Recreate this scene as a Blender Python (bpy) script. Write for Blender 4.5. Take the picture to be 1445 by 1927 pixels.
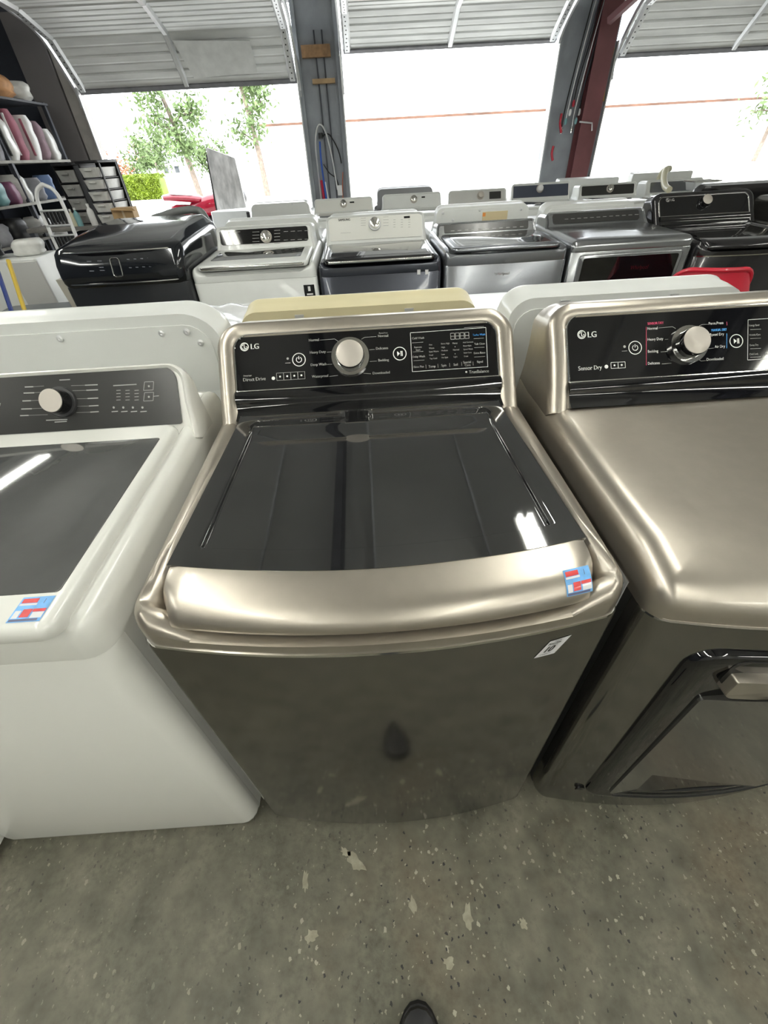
import bpy, math, random
from mathutils import Vector, Matrix
random.seed(7)
for o in list(bpy.data.objects): bpy.data.objects.remove(o)
SC = bpy.context.scene; COL = SC.collection
PI = math.pi; sin, cos, R = math.sin, math.cos, math.radians

# ------------------------------------------------------------------ camera
W, H, FPX = 1445, 1927, 783.97
CAM = Vector((0.0069, -0.3417, 1.3814)); PITCH, YAW, ROLL = 0.7097, -0.0134, -0.0557
fw = Vector((-sin(YAW)*cos(PITCH), cos(YAW)*cos(PITCH), -sin(PITCH)))
r0 = Vector((cos(YAW), sin(YAW), 0)); u0 = r0.cross(fw)
rt = r0*cos(ROLL)+u0*sin(ROLL); up = -r0*sin(ROLL)+u0*cos(ROLL)
cd = bpy.data.cameras.new('camera'); cam = bpy.data.objects.new('camera', cd); COL.objects.link(cam)
cd.sensor_fit = 'VERTICAL'; cd.sensor_height = 24; cd.lens = FPX*24/H; cd.clip_start = .02; cd.clip_end = 400
cam.matrix_world = Matrix(((rt.x, up.x, -fw.x, CAM.x), (rt.y, up.y, -fw.y, CAM.y), (rt.z, up.z, -fw.z, CAM.z), (0, 0, 0, 1)))
SC.camera = cam
def ray(px, py): return fw+rt*((px-W/2)/FPX)-up*((py-H/2)/FPX)
def aty(px, py, y): d = ray(px, py); return CAM+d*((y-CAM.y)/d.y)
def atz(px, py, z): d = ray(px, py); return CAM+d*((z-CAM.z)/d.z)
# ------------------------------------------------------------------ light
SC.view_settings.view_transform = 'Standard'; SC.view_settings.look = 'None'
SC.view_settings.gamma = 1; SC.view_settings.use_curve_mapping = False
SC.view_settings.exposure = 0.0
wd = bpy.data.worlds.new('sky'); SC.world = wd; wd.use_nodes = True
bg = wd.node_tree.nodes['Background']; bg.inputs[0].default_value = (.93, .97, 1, 1); bg.inputs[1].default_value = 6.0
sd = bpy.data.lights.new('sun', 'SUN'); sd.energy = 6.5; sd.angle = R(2); sd.color = (1, .97, .9)
sun = bpy.data.objects.new('sun', sd); COL.objects.link(sun)
sun.rotation_euler = Vector((.35, .55, -1)).to_track_quat('-Z', 'Y').to_euler()
TUBE_POWER = 42.0

# ------------------------------------------------------------------ materials
MATS = {}
def mat(name, col=(.5,.5,.5), rough=.5, metal=0., spec=.5, coat=0., emit=None, es=1., bump=0., bscale=60., var=0., vscale=8., trans=0., alpha=1., stretch=None):
    if name in MATS: return MATS[name]
    m = bpy.data.materials.new(name); m.use_nodes = True; nt = m.node_tree; b = nt.nodes['Principled BSDF']
    b.inputs['Base Color'].default_value = (*col, 1); b.inputs['Roughness'].default_value = rough
    b.inputs['Metallic'].default_value = metal; b.inputs['Specular IOR Level'].default_value = spec
    b.inputs['Coat Weight'].default_value = coat; b.inputs['Coat Roughness'].default_value = .04
    b.inputs['Transmission Weight'].default_value = trans; b.inputs['Alpha'].default_value = alpha
    if emit: b.inputs['Emission Color'].default_value = (*emit, 1); b.inputs['Emission Strength'].default_value = es
    tc = nt.nodes.new('ShaderNodeTexCoord'); src = tc.outputs['Object']
    if stretch:
        mp = nt.nodes.new('ShaderNodeMapping'); mp.inputs['Scale'].default_value = stretch
        nt.links.new(src, mp.inputs['Vector']); src = mp.outputs['Vector']
    if var:
        n = nt.nodes.new('ShaderNodeTexNoise'); n.inputs['Scale'].default_value = vscale; n.inputs['Detail'].default_value = 6
        nt.links.new(src, n.inputs['Vector'])
        r = nt.nodes.new('ShaderNodeValToRGB'); r.color_ramp.elements[0].position = .3; r.color_ramp.elements[1].position = .7
        r.color_ramp.elements[0].color = (*[c*(1-var) for c in col], 1); r.color_ramp.elements[1].color = (*[min(1, c*(1+var)) for c in col], 1)
        nt.links.new(n.outputs['Fac'], r.inputs['Fac']); nt.links.new(r.outputs['Color'], b.inputs['Base Color'])
    if bump:
        n2 = nt.nodes.new('ShaderNodeTexNoise'); n2.inputs['Scale'].default_value = bscale; n2.inputs['Detail'].default_value = 3
        nt.links.new(src, n2.inputs['Vector'])
        bp = nt.nodes.new('ShaderNodeBump'); bp.inputs['Strength'].default_value = bump; bp.inputs['Distance'].default_value = .002
        nt.links.new(n2.outputs['Fac'], bp.inputs['Height']); nt.links.new(bp.outputs['Normal'], b.inputs['Normal'])
    MATS[name] = m; return m
GRAPH = mat('graphite_steel', (.44, .402, .345), .33, .82, coat=.25, var=.03, vscale=40)
GRAPHF = mat('graphite_front', (.205, .198, .178), .12, .92, coat=.15, var=.04, vscale=6)
SIDE = mat('dark_side_paint_shade', (.035, .034, .033), .45)  # dark paint of the dryer side; the washer side's shade is in this colour
WHITE = mat('white_enamel', (.76, .76, .72), .22, coat=.35)
WHITE2 = mat('white_enamel_aged', (.72, .735, .72), .3, coat=.2, var=.03)
CREAM = mat('yellowed_plastic', (.62, .56, .36), .4, var=.05)
BLACK = mat('black_gloss', (.004, .004, .005), .045, spec=.55, coat=.4)
PANELG = mat('charcoal_panel', (.03, .03, .029), .25, coat=.1)
LIDGLASS = mat('smoked_glass', (.009, .009, .0095), .03, spec=1., coat=1.)
LIDGLASS.node_tree.nodes['Principled BSDF'].inputs['Coat IOR'].default_value = 1.8
LIDGREY = mat('grey_smoked_glass', (.075, .077, .076), .05, spec=.7, coat=.6, var=.12, vscale=7)
CHROME = mat('chrome', (.8, .79, .76), .12, 1)
BRUSH = mat('brushed_aluminium', (.5, .465, .42), .5, .6)
DKGREY = mat('dark_grey_plastic', (.03, .03, .032), .4)
RUBBER = mat('black_rubber', (.012, .012, .012), .6)
PRINT = mat('light_print', (.8, .8, .78), .5)
PRINTD = mat('dim_print', (.36, .36, .345), .5)
PRINTK = mat('dark_print', (.02, .02, .02), .5)
PRED = mat('red_print', (.5, .05, .12), .5); PBLUE = mat('blue_print', (.05, .3, .7), .5)
SILVER = mat('silver_steel', (.24, .25, .27), .24, .85, coat=.2)
GREYST = mat('grey_steel', (.3, .31, .32), .2, .85, coat=.3)
NAVY = mat('dark_blue_steel', (.05, .055, .07), .22, .6, coat=.3)
BLKST = mat('black_steel', (.035, .034, .036), .16, .6, coat=.4)
DOORM = mat('door_sheet', (.78, .79, .78), .5, .1, var=.18, vscale=2.2, stretch=(.6, 4, 1))
GALV = mat('galvanised', (.68, .69, .7), .38, .6, var=.1)
STEELD = mat('dark_steel_paint', (.055, .06, .075), .55, var=.25, vscale=3)
COLG = mat('column_grey', (.3, .32, .35), .5, var=.15, vscale=4)
MAROON = mat('maroon_primer', (.17, .06, .065), .5, var=.2, vscale=3)
WOOD = mat('wood_block', (.34, .2, .1), .7, var=.25, vscale=20)
CARD = mat('cardboard', (.45, .3, .15), .8, var=.08)
WALLD = mat('dark_wall', (.035, .04, .055), .7, var=.3, vscale=2)
PAPER = mat('white_paper', (.8, .8, .8), .5)
CLEARP = mat('milky_plastic', (.66, .66, .64), .3, coat=.2, var=.12, vscale=14)
TEAL = mat('teal_plastic', (.2, .4, .42), .4)
YEL = mat('yellow_paint', (.6, .42, .05), .4)
BLUEP = mat('blue_paint', (.02, .04, .2), .4)
REDP = mat('red_plastic', (.5, .012, .035), .32, coat=.2)
RED2 = mat('red_fairing', (.3, .008, .025), .2, coat=.5)
ORNG = mat('tan_bag', (.4, .2, .08), .7, var=.3)
PINK = mat('pink_cloth', (.3, .1, .14), .7, var=.2); GREYC = mat('grey_cloth', (.25, .25, .27), .8, var=.3)
GREENP = mat('green_plastic', (.1, .45, .1), .4)
LEAF = mat('tree_leaf', (.13, .26, .07), .6, var=.4, vscale=1.2)
HLEAF = mat('hedge_leaf', (.14, .2, .01), .6, var=.35, vscale=2)
FLEAF = mat('flower_leaf', (.28, .1, .04), .6, var=.4)
BARK = mat('bark', (.2, .16, .13), .9, var=.3)
BLDG = mat('white_siding', (.85, .83, .8), .6)
RUST = mat('rust_edge', (.11, .055, .035), .8, var=.4, vscale=1)
GRND = mat('pale_concrete', (.6, .59, .56), .8, var=.1, vscale=.5)
PLY = mat('weathered_board', (.55, .54, .52), .8, var=.35, vscale=12, stretch=(1, 1, .4))
CEILM = mat('ceiling_insulation', (.6, .6, .58), .6, var=.08, vscale=1)
WALLB = mat('shop_wall', (.6, .6, .57), .7, var=.1, vscale=1)
TUBEM = mat('tube_light', (1, 1, 1), .3, emit=(1, 1.0, .92), es=TUBE_POWER)
SHOE = mat('shoe_leather', (.012, .012, .014), .45); SHOE2 = mat('shoe_mesh', (.03, .03, .034), .8, bump=.6, bscale=400)
STKB = mat('sticker_sky', (.16, .42, .8), .35, coat=.3, var=.25, vscale=60); STKR = mat('sticker_red', (.62, .05, .05), .35, coat=.3, var=.15, vscale=90)
STKW = mat('sticker_white', (.75, .75, .77), .35, coat=.3)
STKN = mat('sticker_navy', (.1, .11, .2), .35, coat=.3)
HOSEG = mat('grey_hose', (.16, .17, .17), .4); HOSEC = mat('cream_hose', (.6, .57, .42), .4)
def film_mat():
    m = mat('clear_film', (.85, .86, .88), .12, alpha=.55, bump=.9, bscale=22); return m
FILM = film_mat()
def floor_mat():
    m = bpy.data.materials.new('speckled_concrete'); m.use_nodes = True; nt = m.node_tree; b = nt.nodes['Principled BSDF']; N, L = nt.nodes, nt.links
    tc = N.new('ShaderNodeTexCoord'); co = tc.outputs['Object']
    def noise(s, d=6, ro=.6):
        n = N.new('ShaderNodeTexNoise'); n.inputs['Scale'].default_value = s; n.inputs['Detail'].default_value = d; n.inputs['Roughness'].default_value = ro
        L.new(co, n.inputs['Vector']); return n.outputs['Fac']
    def ramp(f, p0, c0, p1, c1):
        r = N.new('ShaderNodeValToRGB'); e = r.color_ramp.elements
        e[0].position, e[1].position = p0, p1; e[0].color = (*c0, 1); e[1].color = (*c1, 1); L.new(f, r.inputs['Fac']); return r.outputs['Color']
    def mix(f, a, c, typ='MIX'):
        x = N.new('ShaderNodeMix'); x.data_type = 'RGBA'; x.blend_type = typ
        if isinstance(f, float): x.inputs[0].default_value = f
        else: L.new(f, x.inputs[0])
        for s, v in ((6, a), (7, c)):
            if isinstance(v, tuple): x.inputs[s].default_value = (*v, 1)
            else: L.new(v, x.inputs[s])
        return x.outputs[2]
    def math2(op, a, v):
        x = N.new('ShaderNodeMath'); x.operation = op; L.new(a, x.inputs[0])
        if isinstance(v, float): x.inputs[1].default_value = v
        else: L.new(v, x.inputs[1])
        return x.outputs[0]
    base = ramp(noise(4.2, 8, .7), .36, (.085, .083, .06), .66, (.2, .185, .14))
    base = mix(ramp(noise(7.5, 8, .7), .47, (0, 0, 0), .66, (1, 1, 1)), base, (.045, .043, .03))
    base = mix(ramp(noise(1.7, 5), .56, (0, 0, 0), .72, (.6, .6, .6)), base, (.17, .12, .07))
    base = mix(.35, base, ramp(noise(60, 4), .3, (.06, .06, .045), .7, (.24, .23, .18)))
    def chips(scale, lo, keep, seed):
        v = N.new('ShaderNodeTexVoronoi'); v.inputs['Scale'].default_value = scale; v.inputs['Randomness'].default_value = 1
        mp = N.new('ShaderNodeMapping'); mp.inputs['Location'].default_value = (seed, seed*.7, 0); mp.inputs['Scale'].default_value = (1, .8, 1)
        L.new(co, mp.inputs['Vector']); nn = N.new('ShaderNodeTexNoise'); nn.inputs['Scale'].default_value = 150; L.new(co, nn.inputs['Vector'])
        ad = N.new('ShaderNodeVectorMath'); ad.operation = 'MULTIPLY_ADD'; L.new(nn.outputs['Color'], ad.inputs[0]); ad.inputs[1].default_value = (.009, .009, .009); L.new(mp.outputs['Vector'], ad.inputs[2])
        L.new(ad.outputs[0], v.inputs['Vector'])
        near = math2('LESS_THAN', v.outputs['Distance'], lo)
        sp = N.new('ShaderNodeSeparateColor'); L.new(v.outputs['Color'], sp.inputs[0])
        k = math2('LESS_THAN', sp.outputs[0], keep); return math2('MULTIPLY', near, k)
    base = mix(ramp(noise(9.1, 3, .5), .735, (0, 0, 0), .75, (.8, .8, .8)), base, (.36, .34, .26))
    wear = ramp(noise(1.3, 4), .4, (.15, .15, .15), .6, (1, 1, 1))
    w1 = math2('MULTIPLY', chips(50, .2, .2, 3.1), wear); base = mix(w1, base, (.36, .34, .27))
    w2 = math2('MULTIPLY', chips(75, .2, .3, 9.7), wear); base = mix(w2, base, (.03, .03, .03))
    w3 = math2('MULTIPLY', chips(110, .22, .2, 14.7), wear); base = mix(w3, base, (.3, .285, .225))
    L.new(base, b.inputs['Base Color'])
    b.inputs['Roughness'].default_value = .5; b.inputs['Specular IOR Level'].default_value = .35
    bp = N.new('ShaderNodeBump'); bp.inputs['Strength'].default_value = .25; bp.inputs['Distance'].default_value = .003
    L.new(noise(90, 5), bp.inputs['Height']); L.new(bp.outputs['Normal'], b.inputs['Normal']); return m
FLOORM = floor_mat()

# ------------------------------------------------------------------ geometry helpers
def rr(x0, x1, y0, y1, rad, n=5, sub=1):
    """rounded rectangle, counter-clockwise from the bottom-left corner; rad = r or (bl, br, tr, tl)"""
    if not isinstance(rad, (tuple, list)): rad = (rad,)*4
    cs = [(x0, y0, 180, rad[0], 1, 1), (x1, y0, 270, rad[1], -1, 1), (x1, y1, 0, rad[2], -1, -1), (x0, y1, 90, rad[3], 1, -1)]
    out = []
    for cx, cy, a0, r, sx, sy in cs:
        r = max(r, 1e-4)
        for i in range(n+1):
            a = R(a0+90*i/n); out.append((cx+sx*r+r*cos(a), cy+sy*r+r*sin(a)))
    if sub > 1:
        o2 = []
        for i, p in enumerate(out):
            o2.append(p); q = out[(i+1) % len(out)]
            if i % (n+1) == n:
                for k in range(1, sub): t = k/sub; o2.append((p[0]+(q[0]-p[0])*t, p[1]+(q[1]-p[1])*t))
        out = o2
    return out
def crom(pts, k=4):
    out = []
    for i in range(len(pts)-1):
        p0, p1, p2, p3 = pts[max(i-1, 0)], pts[i], pts[i+1], pts[min(i+2, len(pts)-1)]
        for j in range(k):
            t = j/k
            out.append(tuple(.5*(2*b+(c-a)*t+(2*a-5*b+4*c-d)*t*t+(3*b-a-3*c+d)*t**3) for a, b, c, d in zip(p0, p1, p2, p3)))
    out.append(tuple(pts[-1])); return out
class G:
    def __init__(s): s.v = []; s.f = []
    def add(s, v, f):
        b = len(s.v); s.v += [tuple(p) for p in v]; s.f += [tuple(b+i for i in q) for q in f]; return s
    def box(s, x0, x1, y0, y1, z0, z1):
        return s.add([(x, y, z) for z in (z0, z1) for y in (y0, y1) for x in (x0, x1)],
                     [(0, 2, 3, 1), (4, 5, 7, 6), (0, 1, 5, 4), (2, 6, 7, 3), (0, 4, 6, 2), (1, 3, 7, 5)])
    def loft(s, loops, cap0=True, cap1=True, closed=True):
        n = len(loops[0]); v = [p for l in loops for p in l]; f = []
        for k in range(len(loops)-1):
            for i in range(n if closed else n-1):
                j = (i+1) % n; f.append((k*n+i, k*n+j, (k+1)*n+j, (k+1)*n+i))
        if cap0: f.append(tuple(range(n-1, -1, -1)))
        if cap1: f.append(tuple(range((len(loops)-1)*n, len(loops)*n)))
        return s.add(v, f)
    def rbox(s, x0, x1, y0, y1, z0, z1, r=.02, b=.008, n=4, bb=None):
        bb = b if bb is None else bb; L = []
        st = [0, .3, 1] if b > 0 else [1]
        if bb > 0:
            for t in (1, .3, 0): L.append([(x, y, z0+bb*(1-cos(PI/2*(1-t)))) for x, y in rr(x0+bb*(1-sin(PI/2*(1-t))), x1-bb*(1-sin(PI/2*(1-t))), y0+bb*(1-sin(PI/2*(1-t))), y1-bb*(1-sin(PI/2*(1-t))), max(r-bb*(1-sin(PI/2*(1-t))), .001), n)])
        else: L.append([(x, y, z0) for x, y in rr(x0, x1, y0, y1, r, n)])
        if b > 0:
            for t in (0, .35, .7, 1):
                i = b*(1-cos(PI/2*t)); z = z1-b*(1-sin(PI/2*t)); L.append([(x, y, z) for x, y in rr(x0+i, x1-i, y0+i, y1-i, max(r-i, .001), n)])
        else: L.append([(x, y, z1) for x, y in rr(x0, x1, y0, y1, r, n)])
        return s.loft(L)
    def tube(s, path, r, n=8, cap=True):
        path = [Vector(p) for p in path]; L = []; ref = None
        rs = r if isinstance(r, (list, tuple)) else [r]*len(path)
        for i, p in enumerate(path):
            t = (path[min(i+1, len(path)-1)]-path[max(i-1, 0)]).normalized()
            if ref is None: ref = t.orthogonal().normalized()
            ref = (ref-t*ref.dot(t))
            ref = ref.normalized() if ref.length > 1e-6 else t.orthogonal().normalized()
            b = t.cross(ref); L.append([tuple(p+(ref*cos(2*PI*k/n)+b*sin(2*PI*k/n))*rs[i]) for k in range(n)])
        return s.loft(L, cap, cap)
    def lathe(s, prof, n=24, fr=None, c=(0, 0)):
        """prof = [(radius, height)], about z, or about the normal of frame fr at (x, v) = c"""
        L = []
        for r, h in prof:
            ring = [(c[0]+r*cos(2*PI*k/n), c[1]+r*sin(2*PI*k/n), h) for k in range(n)]
            L.append([fr.pt(*p) for p in ring] if fr else ring)
        return s.loft(L, True, True)
    def grid(s, fn, nu, nv):
        v = [fn(i/nu, j/nv) for j in range(nv+1) for i in range(nu+1)]
        f = [(j*(nu+1)+i, j*(nu+1)+i+1, (j+1)*(nu+1)+i+1, (j+1)*(nu+1)+i) for j in range(nv) for i in range(nu)]
        return s.add(v, f)
    def sheet(s, fn, nu, nv, th):
        """grid with thickness th along -z"""
        top = [tuple(fn(i/nu, j/nv)) for j in range(nv+1) for i in range(nu+1)]; n = len(top); f = []
        v = top+[(x, y, z-th) for x, y, z in top]
        for j in range(nv):
            for i in range(nu): a = j*(nu+1)+i; f += [(a, a+1, a+nu+2, a+nu+1), (n+a, n+a+nu+1, n+a+nu+2, n+a+1)]
        loop = list(range(nu+1))+[j*(nu+1)+nu for j in range(1, nv+1)]+[nv*(nu+1)+i for i in range(nu-1, -1, -1)]+[j*(nu+1) for j in range(nv-1, 0, -1)]
        for k in range(len(loop)): a, c = loop[k], loop[(k+1) % len(loop)]; f.append((c, a, a+n, c+n))
        return s.add(v, f)
    def xf(s, M): s.v = [tuple(M @ Vector(p)) for p in s.v]; return s
    def obj(s, name, m, parent=None, smooth=True, ang=38, loc=None, fix=True):
        me = bpy.data.meshes.new(name); me.from_pydata(s.v, [], s.f); me.materials.append(m)
        if fix:
            import bmesh
            bm = bmesh.new(); bm.from_mesh(me); bmesh.ops.recalc_face_normals(bm, faces=bm.faces); bm.to_mesh(me); bm.free()
        me.update()
        if smooth:
            me.polygons.foreach_set('use_smooth', [True]*len(me.polygons)); me.set_sharp_from_angle(angle=R(ang))
        o = bpy.data.objects.new(name, me); COL.objects.link(o)
        if parent: o.parent = parent
        if loc: o.location = loc
        return o
class Fr:
    """slanted plane: origin o, x to the right, v up the slope of elevation a, w outwards"""
    def __init__(s, o, a, root=(0, 0, 0)):
        s.o = Vector(o); s.V = Vector((0, cos(a), sin(a))); s.N = Vector((0, -sin(a), cos(a))); s.root = Vector(root)
    def pt(s, x, v, w=0): p = s.o+s.V*v+s.N*w; return (p.x+x, p.y, p.z)
    def pix(s, px, py):
        d = ray(px, py); o = s.o+s.root; t = (o-CAM).dot(s.N)/d.dot(s.N); p = CAM+d*t-o; return p.x, p.dot(s.V)
def tag(o, label=None, cat=None, group=None, kind=None):
    if label: o['label'] = label
    if cat: o['category'] = cat
    if group: o['group'] = group
    if kind: o['kind'] = kind
    return o
def empty(name, label=None, cat=None, loc=(0, 0, 0), rz=0, group=None, kind=None):
    o = bpy.data.objects.new(name, None); COL.objects.link(o); o.location = loc; o.rotation_euler = (0, 0, rz); o.empty_display_size = .1
    return tag(o, label, cat, group, kind)
def plab(o, s): o['label'] = s; return o
FONT = bpy.data.fonts.get('Bfont')
_tc = {}
def textmesh(s):
    if s not in _tc:
        c = bpy.data.curves.new('t', 'FONT'); c.body = s; c.size = 1; c.resolution_u = 3; o = bpy.data.objects.new('t', c); COL.objects.link(o)
        me = bpy.data.meshes.new_from_object(o); _tc[s] = ([tuple(v.co) for v in me.vertices], [tuple(p.vertices) for p in me.polygons])
        bpy.data.objects.remove(o); bpy.data.meshes.remove(me); bpy.data.curves.remove(c)
    return _tc[s]
def ftext(g, fr, s, x, v, h, w=.002, center=False, sx=1., bold=0.):
    vs, fs = textmesh(s); k = h/.7; mx = max((p[0] for p in vs), default=0)*k*sx
    for dx in ([0, bold*h] if bold else [0]): g.add([fr.pt(x+p[0]*k*sx-(mx/2 if center else 0)+dx, v+p[1]*k, w) for p in vs], fs)
def ptext(g, fr, s, px, py, hp, w=.002, sx=1., bold=0.):
    x, v = fr.pix(px, py); x2, v2 = fr.pix(px, py-hp); ftext(g, fr, s, x, v, v2-v, w, sx=sx, bold=bold)
def fplate(g, fr, x0, x1, v0, v1, w=.002, r=0): g.add([fr.pt(x, v, w) for x, v in rr(x0, x1, v0, v1, r, 4)], [tuple(range(20))])
def fline(g, fr, pts, t=.0006, w=.002):
    for (a, b), (c, d) in zip(pts, pts[1:]):
        l = math.hypot(c-a, d-b) or 1; nx, ny = -(d-b)/l*t, (c-a)/l*t
        g.add([fr.pt(a-nx, b-ny, w), fr.pt(c-nx, d-ny, w), fr.pt(c+nx, d+ny, w), fr.pt(a+nx, b+ny, w)], [(0, 1, 2, 3)])
def pline(g, fr, pts, t=.0006, w=.002): fline(g, fr, [fr.pix(*p) for p in pts], t, w)
def fring(g, fr, c, r, t=.001, w=.002, n=28):
    A = [fr.pt(c[0]+(r-t)*cos(2*PI*k/n), c[1]+(r-t)*sin(2*PI*k/n), w) for k in range(n)]; B = [fr.pt(c[0]+(r+t)*cos(2*PI*k/n), c[1]+(r+t)*sin(2*PI*k/n), w) for k in range(n)]
    g.loft([A, B], False, False)
def fdisc(g, fr, c, r, w=.002, n=24): g.add([fr.pt(c[0]+r*cos(2*PI*k/n), c[1]+r*sin(2*PI*k/n), w) for k in range(n)], [tuple(range(n))])
def ss(a, b, x): t = min(1, max(0, (x-a)/(b-a))); return t*t*(3-2*t)

# ================================================================== the place
YW = 7.6
def struct(name, g, m, parent=None, label=None, **k):
    o = g.obj(name, m, parent, **k)
    if not parent: o['kind'] = 'structure'
    if label: o['label'] = label
    return o
struct('floor', G().box(-5.2, 9, -7, YW+.15, -.12, 0), FLOORM, label='worn speckled grey concrete shop floor', smooth=False)
struct('ground', G().box(-60, 60, YW+.15, 90, -.15, -.02), GRND, label='sunlit pale concrete yard outside the doors', smooth=False)
struct('ceiling', G().box(-5.2, 9, -7, YW+.3, 3.75, 3.85), CEILM, label='grey insulated metal ceiling', smooth=False)
struct('wall_left', G().box(-5.2, -5.05, -7, YW+.2, 0, 3.75), WALLD, label='dark side wall behind the cluttered shelves', smooth=False)
struct('wall_right', G().box(8.85, 9, -7, YW, 0, 3.75), WALLB, smooth=False)
struct('wall_back', G().box(-5.05, 8.85, -7, -6.85, 0, 3.75), WALLB, smooth=False)
struct('wall_front', G().box(-5.05, 8.85, YW+.08, YW+.2, 2.86, 3.75), STEELD, label='dark header wall above the roll-up doors', smooth=False)
struct('wall_corner', G().box(-5.05, -3.62, YW+.05, YW+.2, 0, 2.86), WALLD, label='dark wall panel beside the first door opening', smooth=False)
struct('wall_end', G().box(6.75, 8.85, YW+.05, YW+.2, 0, 2.86), WALLD, smooth=False)
# rafters that the doors' columns carry, seen mirrored in the washer lids
for x, nm in ((-.43, 'rafter_a'), (3.1, 'rafter_b'), (-3.9, 'rafter_c'), (6.6, 'rafter_d')):
    g = G().box(x-.012, x+.012, -6.8, YW-.05, 3.47, 3.72).box(x-.045, x+.045, -6.8, YW-.05, 3.45, 3.465).box(x-.045, x+.045, -6.8, YW-.05, 3.73, 3.745)
    struct('trim_%d' % {'rafter_a': 11, 'rafter_b': 12, 'rafter_c': 13, 'rafter_d': 14}[nm], g, STEELD, label='dark steel rafter under the ceiling', smooth=False)
g = G()
for k in range(12): x = -4.75+k*1.17; g.box(x-.012, x+.012, -6.8, YW, 3.715, 3.745)
struct('trim_15', g, GALV, label='thin seams of the insulated ceiling', smooth=False)

# columns between the doors
def column(n, x0, x1, label):
    root = empty('trim_%d' % n, label, kind='structure', loc=((x0+x1)/2, YW, 0)); w = (x1-x0)/2
    G().box(-w+.03, w-.03, .06, .12, 0, 2.86).obj('web_plate', COLG, root, smooth=False)
    for s in (-1, 1):
        xx = s*w; a, b = sorted((xx, xx-s*.05))
        G().box(a, b, -.02, .12, 0, 2.86).obj('jamb_post', COLG, root, smooth=False)
        a, b = sorted((xx-s*.002, xx+s*.014))
        G().box(a, b, -.075, -.02, .0, 2.36).obj('track_angle', GALV, root, smooth=False)
    return root
c1 = column(1, -.70, -.13, 'grey steel column with hoses between the first two doors')
c2 = column(2, 2.72, 3.47, 'dark steel column with a maroon beam between two doors')
# left jamb
j = empty('trim_3', 'brown grey jamb post at the left edge of the first door', kind='structure', loc=(-3.68, YW, 0))
G().box(-.08, .09, -.02, .14, 0, 2.86).obj('jamb_post', mat('jamb_brown', (.38, .36, .34), .6, var=.15), j, smooth=False)
G().box(.09, .105, -.06, -.02, 0, 2.2).obj('track_angle', GALV, j, smooth=False)
G().box(-.5, -.1, -.03, .04, 0, 2.86).obj('side_panel', mat('jamb_dark', (.2, .185, .19), .7), j, smooth=False)
# column 1 details
g = G()
for s in (-.03, .07): g.box(s, s+.018, .035, .06, .6, 2.6)
g.obj('conduit', STEELD, c1, smooth=False)
G().box(-.2, .17, -.02, .06, 2.36, 2.47).obj('wood_block', WOOD, c1, smooth=False)
G().box(-.1, .2, -.03, .06, 2.12, 2.165).obj('wood_block', mat('wood_light', (.45, .31, .17), .7, var=.2), c1, smooth=False)
for nm, m, r, pts in [('grey_hose', GALV, .012, [(-.16, -.03, .5), (-.16, -.03, 1.2), (-.15, -.04, 1.55), (-.08, -.05, 1.72), (0, -.05, 1.66), (.06, -.04, 1.4), (.1, -.04, 1.0)]),
                      ('red_hose', mat('red_hose', (.5, .02, .06), .4), .018, [(-.13, -.03, .4), (-.12, -.035, .9), (-.13, -.03, 1.12)]),
                      ('blue_hose', mat('blue_hose', (.04, .12, .5), .4), .013, [(-.09, -.03, .4), (-.085, -.035, .9), (-.1, -.03, 1.3), (-.09, -.03, 1.55)]),
                      ('white_hose', PAPER, .01, [(-.05, -.03, .4), (-.05, -.035, .8), (-.07, -.03, 1.1)]),
                      ('black_cable', RUBBER, .008, [(-.05, -.02, 1.6), (.05, -.03, 1.62), (.16, -.03, 1.45), (.19, -.02, 1.3)]),
                      ('black_cable', RUBBER, .007, [(-.07, -.02, 1.3), (0, -.03, 1.2), (.1, -.03, 1.12), (.13, -.03, .95)]),
                      ('orange_cord', mat('orange_cord', (.7, .2, .08), .4), .006, [(.2, -.02, 1.2), (.17, -.025, .9), (.19, -.02, .5)])]:
    tag(G().tube([(p[0], p[1]+.04, p[2]) for p in crom(pts)], r, 6).obj(nm, m, c1))
G().box(.1, .17, -.01, .05, .93, 1.05).obj('outlet_box', PAPER, c1, smooth=False)
G().lathe([(.0, 0), (.03, 0), (.03, .06), (.0, .06)], 10).xf(Matrix.Translation((-.07, .02, 1.58))).obj('valve', DKGREY, c1)
# column 2 details: maroon I-beam, hanging cables with fittings, brace
G().box(.06, .30, -.16, -.145, 0, 2.9).box(.17, .19, -.145, .04, 0, 2.9).box(.06, .30, .03, .05, 0, 2.9).obj('maroon_beam', MAROON, c2, smooth=False)
for k in range(7):
    x = -.16+k*.035; b = 1.55+.09*((k*5) % 4); y = -.04-.012*(k % 3)
    tag(G().tube(crom([(x+.12, y, 2.75), (x+.06, y, 2.3), (x+.012*(k % 2), y, b+.2), (x, y, b)]), .008, 6).obj('hanging_cable', [RUBBER, GALV, STEELD][k % 3], c2))
    G().lathe([(0, 0), (.013, .0), (.02, .02), (.02, .05), (.01, .07), (0, .07)], 8).xf(Matrix.Translation((x, y, b-.06))).obj('fitting', [CHROME, TEAL, PAPER, REDP][k % 4], c2)
for p, q, m in [((-.2, 1.7), (-.16, 1.5), REDP), ((-.24, 1.36), (-.215, 1.2), REDP)]:
    tag(G().tube(crom([(p[0], -.05, p[1]), ((p[0]+q[0])/2-.02, -.055, (p[1]+q[1])/2), (q[0], -.05, q[1])]), .016, 6).obj('red_handle', m, c2))
tag(G().tube([(.02, -.19, 1.6), (.2, -.19, 1.58), (.22, -.19, 1.5)], .01, 6).obj('bracket_arm', GALV, c2))
tag(G().tube([(.3, -.02, 1.35), (.28, -.03, 1.1), (.27, -.02, .5)], .012, 6).obj('blue_cord', BLUEP, c2))
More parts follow.
